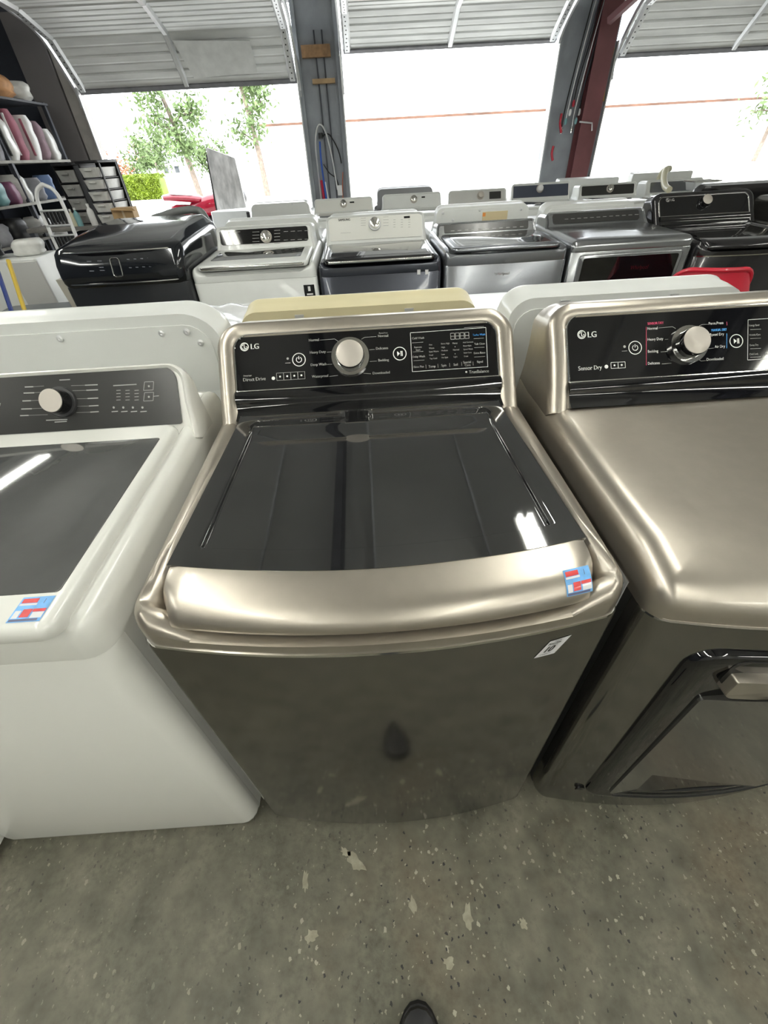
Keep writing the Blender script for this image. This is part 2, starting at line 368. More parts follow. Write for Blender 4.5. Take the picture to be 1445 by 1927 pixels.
g = G().tube([(.12, -.25, 2.5), (.55, -1.0, 2.9)], .045, 4); g.obj('brace', MAROON, c2, smooth=False)
tag(G().tube(crom([(.34, -.06, 2.3), (.33, -.06, 2.0), (.35, -.06, 1.8)]), .008, 6).obj('yellow_cord', YEL, c2))

# sectional overhead doors, part open
def sec_door(n, x0, x1, path, label, mids, patch=None):
    root = empty('door_%d' % n, label, kind='structure', loc=((x0+x1)/2, YW, 0)); hw = (x1-x0)/2
    def frame(p, q):
        d = Vector((0, q[0]-p[0], q[1]-p[1])); L = d.length; d /= L; return d, Vector((0, d.z, -d.y)) if False else Vector((0, -abs(d.z), -abs(d.y))), L
    for si, (p, q) in enumerate(zip(path, path[1:])):
        d, nn, L = frame(p, q); o = Vector((0, p[0]-YW, p[1]))
        prof = [(0, .012), (.012, 0), (.03, 0)]
        for c in (.33, .66): prof += [(c*L-.02, 0), (c*L-.012, -.02), (c*L+.004, -.02), (c*L+.012, 0)]
        prof += [(.14*L, 0), (.16*L, -.006), (.19*L, 0), (.47*L, 0), (.49*L, -.006), (.52*L, 0), (.8*L, 0), (.82*L, -.006), (.85*L, 0), (L-.03, 0), (L-.012, .0), (L-.003, .012)]
        prof.sort(key=lambda t: t[0])
        A = [(t, w) for t, w in prof]; loop = A+[(t, -.028) for t, w in reversed(A)]
        def P(x, t, w): v = o+d*t+nn*w; return (x, v.y, v.z)
        G().loft([[P(-hw, *t) for t in loop], [P(hw, *t) for t in loop]]).obj('door_section', DOORM, root, smooth=False)
        for m in [-hw+.05, hw-.05]+mids:
            wd_ = .05 if abs(m) > hw-.1 else .04
            g = G(); sec = [(m-wd_, .0), (m-wd_*.55, .03), (m+wd_*.55, .03), (m+wd_, 0)]
            g.loft([[P(x, .005, w) for x, w in sec], [P(x, L-.005, w) for x, w in sec]]); st = g.obj('stile', GALV, root, smooth=False)
            if si < 2 and abs(m) > hw-.1:
                g = G()
                for k in range(9):
                    c = (m+.004*((k % 2)*2-1), .04+k*(L-.08)/8)
                    ring = [P(c[0]+.009*cos(a*PI/4), c[1]+.009*sin(a*PI/4), .0308) for a in range(8)]; g.add(ring, [tuple(range(8))])
                g.obj('bolt_holes', RUBBER, st, smooth=False)
        if si == 0:
            g = G(); sec = [(-.03, -.03), (-.03, .02), (.02, .02), (.02, -.03)]
            g.loft([[P(-hw, *t) for t in sec], [P(hw, *t) for t in sec]]).obj('bottom_seal', mat('seal_grey', (.16, .16, .17), .6, var=.2), root, smooth=False)
        if patch and si == 0:
            px0, px1 = patch
            g = G().loft([[P(px0+.02, .1, .035), P(px1, .13, .035), P(px1, L-.1, .035), P(px0-.06, L-.06, .035)], [P(px0+.02, .1, .032), P(px1, .13, .032), P(px1, L-.1, .032), P(px0-.06, L-.06, .032)]])
            g.obj('patch_sheet', mat('patch_sheet', (.72, .73, .72), .45, .2, var=.1), root, smooth=False)
    # curved tracks
    tr = [(YW-.0, 2.0), (YW-.0, path[0][1])]+[(p[0], p[1]+.02) for p in path[1:]]
    for s in (-1, 1):
        pts = crom([(s*(hw+.035), p[0]-YW-.02, p[1]) for p in tr], 4)
        g = G(); L = []
        for i, p in enumerate(pts):
            a, b = Vector(pts[max(i-1, 0)]), Vector(pts[min(i+1, len(pts)-1)]); t = (b-a).normalized(); nn = Vector((0, -t.z, t.y))
            L.append([tuple(Vector(p)+Vector((dx, 0, 0))+nn*dn) for dx, dn in ((-.012, -.03), (.012, -.03), (.012, .03), (-.012, .03))])
        g.loft(L).obj('track', GALV, root, smooth=False)
    return root
sec_door(1, -3.57, -.72, [(7.60, 2.17), (7.22, 2.58), (6.69, 2.72), (6.14, 2.76), (5.6, 2.77), (5.06, 2.78)], 'weathered overhead door at the left with a patched panel', [-.02], patch=(.1, .95))
sec_door(2, -.08, 2.68, [(7.62, 2.41), (7.14, 2.66), (6.6, 2.75), (6.05, 2.77), (5.5, 2.78), (4.96, 2.79)], 'grey overhead door raised between the two columns', [0])
sec_door(3, 3.54, 6.6, [(7.60, 2.24), (7.18, 2.61), (6.65, 2.73), (6.1, 2.77), (5.56, 2.78), (5.0, 2.79)], 'grey overhead door raised at the right', [0])

# fluorescent fixtures
def fixture(x, y0, y1, z, label):
    root = empty('tube_light', label, 'lamp', (x, y0, z), group='fluorescent tube lights under the ceiling')
    L = y1-y0
    G().rbox(-.09, .09, 0, L, .05, .1, .01, .01).obj('housing', WHITE, root)
    for s in (-.05, .05):
        G().tube([(s, .03, .02), (s, L-.03, .02)], .019, 10).obj('tube', TUBEM, root)
        for yy in (0, L-.03): G().box(s-.02, s+.02, yy, yy+.03, -.005, .05).obj('lamp_holder', PAPER, root, smooth=False)
    for yy in (.4, L-.4): G().tube([(0, yy, .1), (0, yy, 3.75-z)], .004, 5).obj('hanger', GALV, root)
for x, y0, lb in [(-3.6, 1.85, 'fluorescent tube light mirrored in the white washer lid'), (1.36, .0, 'fluorescent tube light mirrored in the dark lid'), (-1.6, -3.4, 'fluorescent tube light behind the viewer on the left'), (1.33, -4.4, 'fluorescent tube light behind the viewer'), (5.0, -1.2, 'fluorescent tube light far right'), (-1.6, -.9, 'fluorescent tube light above the white washer'), (3.4, -3.2, 'added unseen fill tube light behind the viewer on the right'), (-3.9, -1.8, 'added unseen fill tube light by the left wall'), (-1.6, -6.2, 'added unseen fill tube light by the back wall on the left'), (1.33, -6.8, 'added unseen fill tube light by the back wall'), (3.4, -6.2, 'added unseen fill tube light by the back wall on the right')]:  # tubes after the one above the white washer are unseen, added for fill light
    fixture(x, y0, y0+2.4, 3.2, lb)

# ================================================================== machines
def plan(hw, d, i, bow, rc, sub=12, n=4, back=None):
    y1 = (d-i) if back is None else back
    out = []
    for x, y in rr(-hw+i, hw-i, i, y1, (max(rc-i, .004),)*2+((max(rc*.4-i, .003),)*2 if back is None else (.001, .001)), n, sub):
        out.append((x, y-bow*(1-min(1, (x/hw)**2))*(1-ss(0, .08, y-i))))
    return out
def zl(pts, z): return [(x, y, z) for x, y in pts]
DPROF = [(0, 0), (0, .03), (.003, .05), (.009, .064), (.019, .074), (.032, .079), (.045, .08), (.08, .0803), (.12, .0806)]
FLAT = [(0, 0), (0, .03), (.004, .045), (.012, .06), (.026, .07), (.045, .075)]
BASIN = [(0, 0), (0, .032), (.003, .048), (.009, .06), (.019, .069), (.029, .07), (.037, .063), (.041, .05), (.043, .035)]
def machine(name, label, cat, loc, rz=0, hw=.343, d=.70, zs=.871, bow=0., rc=.022, body=WHITE, front=None, side=None, deck=None, prof=BASIN, slope=.02, dip=None, lid=None, con=None, seam=None, group=None, detail=1, taper=0.):
    root = empty(name, label, cat, loc, rz, group); front = front or body; side = side or body; deck = deck or body
    F = {'root': root}
    sub = 12 if detail else 6
    for sx in (-1, 1):
        for yy in (.07, d-.07): G().lathe([(.0, 0), (.022, 0), (.022, .012), (.012, .014), (.012, .024), (0, .024)], 10).xf(Matrix.Translation((sx*(hw-.06), yy, 0))).obj('foot', RUBBER, root)
    G().rbox(-hw+.001, hw-.001, .03, d, .02, zs, .012, 0).obj('cabinet', side, root)
    g = G(); L = []
    for i, z in ((.006, .02), (.001, .026), (0, .034), (0, zs-.004), (.002, zs-.001)): L.append(zl(plan(hw, d, i, bow, rc, sub, back=.045), z))
    F['front'] = g.loft(L).obj('front_panel', front, root)
    if seam: G().loft([zl([(x*.985, y-.0018) for x, y in plan(hw, d, .0, bow, rc, sub, back=.03)], zs-.002), zl([(x*.985, y-.0018) for x, y in plan(hw, d, .0, bow, rc, sub, back=.03)], zs+.003)]).obj('seam_strip', seam, root)
    # top cover
    L = []
    for i, dz in prof:
        lp = []
        for x, y in plan(hw, d, i, bow, max(rc, .03), sub):
            z = zs+dz+slope*y*min(1, dz/.06)
            if prof is DPROF: z -= .028*(1-ss(-.04, .1, y))*min(1, dz/.07)
            if dip and y < .06:
                k = (1-ss(dip[0], dip[0]+.036, abs(x)))*(1-ss(.02, .06, y)); z = z+(min(z, zs+dip[1])-z)*k
            if taper: x *= 1-taper*ss(.03, .5, y)*min(1, i/.043)
            lp.append((x, y, z))
        L.append(lp)
    F['deck'] = G().loft(L).obj('top_cover', deck, root)
    ztop = zs+max(dz for i, dz in prof)
    F['ztop'] = ztop
    if lid:
        x = lid.get('hw', .297); y0, y1 = lid.get('y', (.0, .47)); z0 = ztop+lid.get('z', -.012); th = lid.get('th', .03)
        t = slope
        def tilt(g): g.v = [(a, b, c+t*b) for a, b, c in g.v]; return g
        fr_ = tilt(G().rbox(-x, x, y0, y1, z0-.02, z0-.02+th, lid.get('r', .03), lid.get('b', .012), 5)).obj('lid', lid['mat'], root); F['lid'] = fr_
        zt = z0-.02+th
        if 'glass' in lid:
            gx, ga, gb, m = lid['glass']
            F['glass'] = tilt(G().rbox(-gx, gx, ga, gb, zt-.004, zt+.0012, lid.get('gr', .012), .001, 4)).obj('lid_glass', m, fr_)
        if 'lip' in lid: tilt(G().rbox(-x+.02, x-.02, y0-.006, y0+.014, zt-.022, zt-.008, .006, .004, 3)).obj('lid_lip', lid['lip'], fr_)
        F['lidz'] = zt
    if con: F.update(console(root, loc, d, **con))
    return F
def console(root, loc, d, o=(.53, .985), a=60, hw=.32, vb=-.06, vt=.13, r=.04, m=WHITE, panel=None, pm=BLACK, pr=(.002, .002, .03, .03), trim=None, rim=.03, flare=0., back=.004, n=6, apron=None, top=None):
    fr = Fr((0, o[0], o[1]), R(a), loc)
    L = []
    for ins, w in ((rim+.004, -.002), (rim, .003), (rim*.6, .006), (rim*.22, .003), (rim*.05, -.006), (0, -.02)):
        lp = []
        for x, v in rr(-hw+ins, hw-ins, vb, vt-ins, (.002, .002, max(r-ins, .004), max(r-ins, .004)), n, 3):
            k = 1+flare*(1-ss(vb, vb+.1, v))
            lp.append(fr.pt(x*k, v, w))
        L.append(lp)
    last = L[-1]
    for t in (.5, 1.):
        L.append([(x*(1-.004*t), y+(d-back-y)*t, max(z-.006*t*t, .9)) for x, y, z in last])
    cf = G().loft(L).obj('console', m, root, ang=50)
    F = {'fr': fr, 'con': cf}
    if panel:
        x0, x1, v0, v1 = panel
        pl = rr(x0, x1, v0, v1, pr, 6, 2)
        F['panel'] = G().loft([[fr.pt(x, v, -.006) for x, v in pl], [fr.pt(x, v, .0012) for x, v in pl]]).obj('control_panel', pm, cf)
        if trim:
            g = G(); pts = [fr.pt(x, v, .002) for x, v in pl]; pts.append(pts[0]); pts.append(pts[1])
            g.tube(pts, .0022, 6).obj('panel_trim', trim, cf)
    if apron:
        x0, x1, prof = apron; prof = crom(prof, 5)
        g = G().loft([[fr.pt(x, v, w) for v, w in prof]+[fr.pt(x, v, -.012) for v, w in reversed(prof)] for x in (x0, x1)]); g.obj('console_apron', BLACK, cf)
    return F
def knob(F, x, v, r, h, face, base=BLACK, ring=None, parent=None, side=BLACK):
    fr = F['fr']; p = parent or F['con']
    kb = G().lathe([(0, .001), (r*1.28, .001), (r*1.28, .006), (r*1.22, .008), (0, .008)], 32, fr, (x, v)).obj('knob_base', base, p)
    if ring: g = G(); g.lathe([(r*1.28, .001), (r*1.34, .001), (r*1.34, .009), (r*1.28, .009)], 36, fr, (x, v)); g.obj('knob_ring', ring, p)
    k = G().lathe([(0, .008), (r*1.03, .008), (r*1.0, h*.6), (r*.99, h-.002), (r*.96, h), (0, h)], 36, fr, (x, v)).obj('knob', side, p)
    G().lathe([(0, h-.001), (r*.95, h-.001), (r*.95, h+.0008), (r*.92, h+.0014), (0, h+.0014)], 36, fr, (x, v)).obj('knob_face', face, p)
    return k

# ------------------------------------------------------------------ front row
APR = [(.0, .003), (-.008, .009), (-.022, .008), (-.034, .001), (-.05, .001), (-.066, .012)]
CONLG = dict(o=(.535, 1.0), a=50, hw=.3275, vb=-.075, vt=.155, r=.06, m=GRAPH, panel=(-.287, .287, 0, .122), pr=(.002, .002, .032, .032), trim=CHROME, rim=.036, apron=(-.29, .29, APR), n=8)
TRIMP = crom([(.05, .9475), (.028, .9455), (.004, .941), (-.012, .934), (-.024, .923), (-.0295, .911), (-.027, .901), (-.016, .8965), (.02, .8955)], 4)
def trim_pt(x, s, off=0.):
    """point on the rolled front of the lid"""
    i = min(int(s*(len(TRIMP)-1)), len(TRIMP)-2); t = s*(len(TRIMP)-1)-i
    y = TRIMP[i][0]*(1-t)+TRIMP[i+1][0]*t; z = TRIMP[i][1]*(1-t)+TRIMP[i+1][1]*t
    dy, dz = TRIMP[i+1][0]-TRIMP[i][0], TRIMP[i+1][1]-TRIMP[i][1]; l = math.hypot(dy, dz); y += dz/l*off; z -= dy/l*off
    return (x, y+.034*(x/.31)**2, z)
def lg_washer(name, label, cat, loc, steel, front, side, rz=0):
    con = dict(CONLG); con['m'] = steel
    F = machine(name, label, cat, loc, rz, bow=.039, rc=.02, body=steel, front=front, side=side, deck=steel, dip=(.288, .0215), con=con, seam=CHROME, taper=.07)
    root = F['root']
    # lid: smoked glass with a sunk window and a rolled metal front
    US = sorted([i/40 for i in range(41)]+[.5+q*(.434+e) for q in (-1, 1) for e in (-.004, -.002, 0, .002, .004)])
    TS = sorted([i/32 for i in range(33)]+[.094+e for e in (-.004, -.002, 0, .002, .004)])
    def gl(s, t):
        s = US[round(s*(len(US)-1))]; t = TS[round(t*(len(TS)-1))]
        hwl = .3025-.022*t; x = (2*s-1)*hwl; yf = .045+.034*(x/.31)**2; y = yf+(.492-yf)*t; z = .9482+.012*t
        k = ss(-.0035, .0035, .434-abs(s-.5))*ss(-.0035, .0035, t-.094)*ss(0, .05, .455-y); z -= .006*k
        if t > .94: z += .004*(t-.94)/.06
        return (x, y, z)
    lid = G().sheet(gl, len(US)-1, len(TS)-1, .016).obj('lid', LIDGLASS, root); plab(lid, 'smoked glass lid window')
    F['lid'] = lid
    L = []
    for k in range(41):
        x = -.300+.6*k/40; e = max(0, (abs(x)-.28)/.02); sc = math.sqrt(max(0, 1-e*e))*.45+.55 if e else 1
        lp = []
        for i in range(len(TRIMP)): p = trim_pt(x, i/(len(TRIMP)-1)); cy, cz = .03+.034*(x/.31)**2, .922; lp.append((x, cy+(p[1]-cy)*sc if p[1] < cy else p[1], cz+(p[2]-cz)*(sc*.35+.65)))
        L.append(lp)
    G().loft(L).obj('lid_front', steel, lid, ang=50)
    G().box(-.27, .27, .08, .47, .908, .93).obj('lid_underside', DKGREY, lid, smooth=False)
    fr = F['fr']; kx, kv = .0, .0
    return F
F = lg_washer('washing_machine', 'graphite top-load washer with black glass lid, centre of the front row', 'washing machine', (0, 0, 0), GRAPH, GRAPHF, SIDE)
fr, con = F['fr'], F['con']
kc = fr.pix(659.5, 672.5); knob(F, kc[0], kc[1], .0305, .024, BRUSH, BLACK, CHROME)
g, gd, gb = G(), G(), G()
def logo(g, fr, px, py, rp, tx, ty, th):
    c = fr.pix(px, py); r = (fr.pix(px+rp, py)[0]-c[0]); fring(g, fr, c, r*.92, r*.1)
    g2 = [(c[0]-.05*r, c[1]+.5*r), (c[0]-.05*r, c[1]-.35*r), (c[0]+.35*r, c[1]-.35*r)]; fline(g, fr, g2, r*.09)
    fdisc(g, fr, (c[0]-.42*r, c[1]+.38*r), r*.13, n=10)
    A = [(c[0]+.66*r*cos(R(a)), c[1]+.66*r*sin(R(a))) for a in range(70, 365, 15)]; fline(g, fr, A, r*.07); fline(g, fr, [A[-1], (c[0]+.3*r, c[1]+.05*r)], r*.07)
    ptext(g, fr, 'LG', tx, ty, th, bold=.08, sx=.95)
logo(g, fr, 460.5, 653.5, 8, 471.5, 657.8, 10)
def power(g, fr, px, py, rp):
    c = fr.pix(px, py); r = fr.pix(px+rp, py)[0]-c[0]; fring(g, fr, c, r, .0009)
    fline(g, fr, [(c[0]+.42*r*cos(R(a)), c[1]+.42*r*sin(R(a))) for a in range(120, 421, 20)], .0008); fline(g, fr, [(c[0], c[1]+.05*r), (c[0], c[1]+.55*r)], .0008)
def play(g, fr, px, py, rp):
    c = fr.pix(px, py); r = fr.pix(px+rp, py)[0]-c[0]; fring(g, fr, c, r, .0009)
    g.add([fr.pt(c[0]-.4*r, c[1]+.4*r, .002), fr.pt(c[0]-.4*r, c[1]-.4*r, .002), fr.pt(c[0]+.05*r, c[1], .002)], [(0, 1, 2)])
    for k in (.12, .32): fplate(g, fr, c[0]+k*r, c[0]+(k+.13)*r, c[1]-.4*r, c[1]+.4*r)
power(g, fr, 562.8, 677.4, 12); play(g, fr, 752, 666, 12)
c = fr.pix(541.7, 675.5); fdisc(gd, fr, c, .0026); pline(gd, fr, [(537, 684), (547, 683.4)])
ptext(gd, fr, 'Direct Drive', 457.5, 718.5, 6.5, bold=.06, sx=.9); ptext(gd, fr, 'Inverter', 458.5, 709.5, 3.4)
c = fr.pix(514.7, 712.4); fdisc(g, fr, c, .0038)
for a in range(4):
    x0, v0 = fr.pix(521.5+13.3*a, 716.5-.8*a); x1, v1 = fr.pix(533.5+13.3*a, 702-.8*a); fline(gd, fr, [(x0, v0), (x1, v0), (x1, v1), (x0, v1), (x0, v0)], .0004); fdisc(g, fr, ((x0+x1)/2, (v0+v1)/2), .0022, n=6+a)
for s, x, y in [('Normal', 581, 643.3), ('Heavy Duty', 583, 666.3), ('Deep Wash', 584.5, 689.5), ('Waterproof', 587, 711.5), ('Normal', 711, 635.5), ('Delicates', 707, 658.8), ('Bedding', 711.5, 681), ('Downloaded', 701, 705.2)]:
    ptext(gd, fr, s, x, y, 4.8, bold=.06, sx=.92)
ptext(gd, fr, 'Perm.Press', 713, 629, 2.6)
for l in [[(602, 640.8), (630, 638.5), (636, 643)], [(615, 663.5), (624, 662.8)], [(616, 686.5), (625, 686)], [(620, 709), (636, 707)], [(680, 639), (686, 635.5), (708, 634)], [(695, 659), (705, 658)], [(696, 681), (709, 680)], [(684, 703), (698, 703.8)]]: pline(gd, fr, l, .0004)
pline(g, fr, [(771.9, 627), (913.6, 617), (917.4, 690.7), (775.7, 700), (771.9, 627)], .0005)
for s, x, y, h in [('Cold Wash', 775, 639.5, 4), ('Remote', 779, 656, 3.6), ('Start', 782, 661, 3.6), ('Delay Wash', 776, 674, 3.8), ('Rinse Plus', 778, 693, 3.8), ('Temp', 806, 692.5, 4.6), ('Spin', 830, 690.5, 4.6), ('Soil', 853, 689, 4.6), ('Special', 871, 684.5, 4.4), ('Care', 874, 690, 4.4), ('Signal', 897, 683.5, 4), ('Tub Clean', 892, 650, 3.8), ('Extra Rinse', 891, 667, 3.8),
                   ('Hot', 807, 651, 3), ('Warm', 807, 657.5, 3), ('Semi Warm', 807, 664, 3), ('Cool', 807, 670.5, 3), ('Tap Cold', 808, 677, 3), ('Extra High', 829.5, 649, 3), ('High', 830, 655.8, 3), ('Medium', 830, 662, 3), ('Low', 830, 669, 3), ('No Spin', 830.5, 675, 3), ('Heavy', 851, 648, 3), ('Normal', 852, 660.5, 3), ('Light', 853, 673.5, 3),
                   ('Add Garment', 870.5, 646.5, 2.8), ('Rinse+Spin', 871, 653, 2.8), ('Speed Wash', 871.5, 659.5, 2.8), ('Stain Care', 872, 666, 2.8), ('Drain', 872.5, 672.5, 2.8), ('TrueBalance', 882, 703.5, 6)]:
    ptext(gd, fr, s, x, y, h, sx=.88, bold=.05)
c = fr.pix(877, 700.5); fdisc(gd, fr, c, .0022)
for l in [[(775, 646), (796, 644.5)], [(777, 663), (796, 661.8)], [(778, 679.5), (798, 678)], [(891, 638), (910, 636.8)], [(892, 655), (911, 654)], [(892, 672.5), (912, 671.3)], [(801, 687), (801.5, 694)], [(823.5, 685.5), (824, 692.5)], [(845.5, 684), (846, 691)], [(868, 682), (868.5, 689)], [(889.5, 681), (890, 688)], [(873, 617.5), (910, 615)]]: pline(gd, fr, l, .0004)
for p in [(856, 653.2), (856, 666.5)]: fdisc(g, fr, fr.pix(*p), .0008, n=8)
ptext(gb, fr, 'Turbo Wash', 889, 633, 3.8, sx=.85, bold=.06)
for k in range(4):
    x0, v0 = fr.pix(848+9*k, 639.5-.5*k); x1, v1 = fr.pix(854.5+9*k, 627.5-.5*k); fline(gd, fr, [(x0, v0), (x1, v0), (x1, v1), (x0, v1), (x0, v0)], .0005); fline(gd, fr, [(x0, (v0+v1)/2), (x1, (v0+v1)/2)], .0005)
g.obj('bright_lettering', PRINT, con, smooth=False, fix=False)['kind'] = 'stuff'; gd.obj('lettering', PRINTD, con, smooth=False, fix=False)['kind'] = 'stuff'; gb.obj('blue_lettering', PBLUE, con, smooth=False, fix=False)['kind'] = 'stuff'
# stickers on the washer
def patch(fn, x0, x1, s0, s1, off, n=5): return G().grid(lambda u, v: fn(x0+(x1-x0)*u, s0+(s1-s0)*v, off), n, n)
def store_sticker(root, fn, x0, x1, s0, s1):
    st = patch(fn, x0, x1, s0, s1, .0006, 6).obj('store_sticker', STKB, root); plab(st, 'small blue and red store sticker')
    def sub(nm, m, a, b, c, d, o=.0009): patch(fn, x0+(x1-x0)*a, x0+(x1-x0)*b, s0+(s1-s0)*c, s0+(s1-s0)*d, o, 4).obj(nm, m, st)
    sub('red_banner', STKR, .06, .55, .07, .25); sub('white_strip', STKW, .04, .58, .27, .35); sub('red_building', STKR, .58, .97, .5, .62); sub('white_wall', STKW, .62, .97, .63, .86)
    sub('red_front', STKR, .28, .56, .5, .82); sub('pavement', STKN, .04, .9, .88, .97); sub('cloud', STKW, .06, .24, .55, .85)
    sub('pole', STKN, .76, .78, .1, .3, .001)
store_sticker(F['root'], trim_pt, .25, .288, .26, .53)
def front_pt(x, z, off=0.): return (x, -.039*(1-(x/.343)**2)-off, z)
wl = G(); P = [(.222, .802), (.254, .804), (.271, .846), (.239, .841)]
def quadpt(u, v, off):
    a = [P[0][i]*(1-u)+P[1][i]*u for i in (0, 1)]; b = [P[3][i]*(1-u)+P[2][i]*u for i in (0, 1)]
    return front_pt(a[0]*(1-v)+b[0]*v, a[1]*(1-v)+b[1]*v, off)
wl.grid(lambda u, v: quadpt(u, v, .0009), 4, 4); ws = wl.obj('warranty_sticker', STKW, F['root']); plab(ws, 'white ten year warranty sticker')
class QF:
    def pt(s, x, v, w=0): return quadpt(x, v, w+.0009)
q = QF(); g = G()
ftext(g, q, '10', .14, .27, .36, .0003, sx=.9, bold=.12); ftext(g, q, 'Direct Drive', .08, .74, .11, .0003, sx=.75, bold=.1); ftext(g, q, 'WARRANTY', .16, .1, .08, .0003, sx=.85); ftext(g, q, 'INVERTER', .3, .88, .07, .0003, sx=.7); ftext(g, q, 'MOTOR', .36, .66, .06, .0003, sx=.8)
g.obj('sticker_lettering', PRINTK, ws, smooth=False, fix=False)['kind'] = 'stuff'

# graphite dryer on the right
DX = .730
conD = dict(CONLG); conD.update(flare=.03, panel=(-.289, .287, -.024, .122), vb=-.09, apron=(-.29, .29, [(-.024, .003), (-.03, .008), (-.042, .007), (-.052, .001), (-.066, .001), (-.082, .008)]))
F = machine('clothes_dryer', 'graphite dryer with a black front door, right end of the front row', 'clothes dryer', (DX, 0, 0), bow=.042, zs=.85, rc=.026, body=GRAPH, front=GRAPHF, side=SIDE, deck=GRAPH, prof=DPROF, slope=.015, con=conD, seam=BRUSH)
fr, con, root = F['fr'], F['con'], F['root']
kc = fr.pix(1292.5, 650); knob(F, kc[0], kc[1], .0305, .03, BRUSH, BLACK, CHROME)
g, gd, gb, gr = G(), G(), G(), G()
logo(g, fr, 1093.6, 630.4, 8, 1104, 635.8, 11); power(g, fr, 1194, 655, 12); play(g, fr, 1384, 642.4, 12)
ptext(g, fr, 'Sensor Dry', 1087, 698, 8, sx=.85, bold=.04); fdisc(g, fr, fr.pix(1140, 690.6), .0042)
for a in range(2):
    x0, v0 = fr.pix(1149+13.5*a, 694-.6*a); x1, v1 = fr.pix(1161.5+13.5*a, 682-.6*a); fline(g, fr, [(x0, v0), (x1, v0), (x1, v1), (x0, v1), (x0, v0)], .0005); fdisc(g, fr, ((x0+x1)/2, (v0+v1)/2), .0024, n=5+3*a)
fdisc(gd, fr, fr.pix(1174, 653), .003); pline(gd, fr, [(1169, 661.5), (1179, 660.8)])
for s, x, y in [('Normal', 1217, 621.5), ('Heavy Duty', 1217, 642), ('Bedding', 1217.5, 664.5), ('Delicates', 1217.5, 687), ('Perm.Press', 1332, 612), ('Speed Dry', 1334.5, 633), ('Air Dry', 1343.5, 655.5), ('Downloaded', 1328, 679.5)]: ptext(g, fr, s, x, y, 5, sx=.88)
ptext(gr, fr, 'SENSOR DRY', 1217, 612, 4.6, sx=.8, bold=.1); pline(gr, fr, [(1214.8, 616), (1215, 688)], .0006); pline(gr, fr, [(1366, 606), (1366.5, 613)], .0006)
ptext(gb, fr, 'MANUAL DRY', 1337, 624.5, 4.6, sx=.7, bold=.1); pline(gb, fr, [(1366, 628), (1366, 656)], .0006)
for l in [[(1238, 618), (1264, 615.5), (1270, 619)], [(1250, 639.5), (1256, 639)], [(1242, 663), (1255, 662)], [(1244, 685.5), (1262, 684)], [(1314, 614), (1320, 611.5), (1331, 611)], [(1330, 657), (1342, 655.5)], [(1312, 676), (1318, 680), (1327, 679)]]: pline(gd, fr, l, .0004)
pline(g, fr, [(1480, 598), (1406, 602.5), (1405, 678), (1480, 674)], .0005)
for s, x, y in [('Energy Saver', 1408, 615), ('Wrinkle Care', 1408, 633), ('Damp Dry', 1409, 652), ('Child Lock', 1408.5, 669), ('Dry Level', 1438, 668)]: ptext(gd, fr, s, x, y, 3.6, sx=.75)
for y in (621, 638, 657, 673): pline(gd, fr, [(1410, y), (1430, y-1)], .0004)
g.obj('bright_lettering', PRINT, con, smooth=False, fix=False)['kind'] = 'stuff'; gd.obj('lettering', PRINTD, con, smooth=False, fix=False)['kind'] = 'stuff'; gb.obj('blue_lettering', PBLUE, con, smooth=False, fix=False)['kind'] = 'stuff'; gr.obj('red_lettering', PRED, con, smooth=False, fix=False)['kind'] = 'stuff'
# dryer door
def dpt(x, z, o): return (x, -.042*(1-min(1, (x/.343)**2))-o, z)
def dloop(ins, o, x0=-.262, x1=.262, z0=.125, z1=.795, r=.05, lean=.012):
    return [dpt(x+lean*(z1-z)/(z1-z0)*(-1 if x > 0 else 1)*1.0, z, o) for x, z in rr(x0+ins, x1-ins, z0+ins, z1-ins, (max(r*.6-ins, .005),)*2+(max(r-ins, .006),)*2, 6, 10)]
dd = G().loft([dloop(0, -.012), dloop(0, .004), dloop(.004, .010), dloop(.012, .013), dloop(.03, .014), dloop(.055, .010)]).obj('door', BLACK, root, ang=50); plab(dd, 'black gloss dryer door')
ins = [dpt(x, z, .0152) for x, z in rr(-.205, .205, .165, .665, .01, 4, 10)]; ins0 = [dpt(x, z, .004) for x, z in rr(-.205, .205, .165, .665, .01, 4, 10)]
G().loft([ins0, ins]).obj('door_inset', mat('door_inset_grey', (.1, .098, .09), .16, .55, coat=.6), dd)
G().loft([[dpt(x, z, o) for x, z in rr(-.205, .2, .715, .784, .02, 4, 10)] for o in (.006, .0145)]).obj('handle_recess', mat('recess_black', (.002, .002, .002), .5), dd)
hb = rr(-.197, .187, .7, .75, (.014, .014, .004, .004), 4, 10)
G().loft([[dpt(x, z, .008) for x, z in hb], [dpt(x, z, .026) for x, z in hb], [dpt(x*.995, z*.998+.0014, .029) for x, z in hb]]).obj('door_handle', GRAPH, dd)
G().loft([[dpt(x, z, o) for x, z in rr(-.195, .2, .152, .159, .003, 3, 10)] for o in (.01, .0162)]).obj('door_slot', RUBBER, dd)
for s in (-1,): G().lathe([(0, 0), (.012, 0), (.012, .004), (0, .006)], 14).xf(Matrix.Translation(dpt(s*.262, .14, .001)) @ Matrix.Rotation(PI/2, 4, 'X')).obj('door_plug', BLACK, root)
G().rbox(-.3445, -.343, .06, .13, .79, .86, .001, 0, 2).obj('side_label', STKW, root, smooth=False)
g = G(); g.box(-.346, -.3444, .067, .123, .8, .85).obj('side_label_print', mat('label_blue', (.25, .33, .4), .5), root, smooth=False)

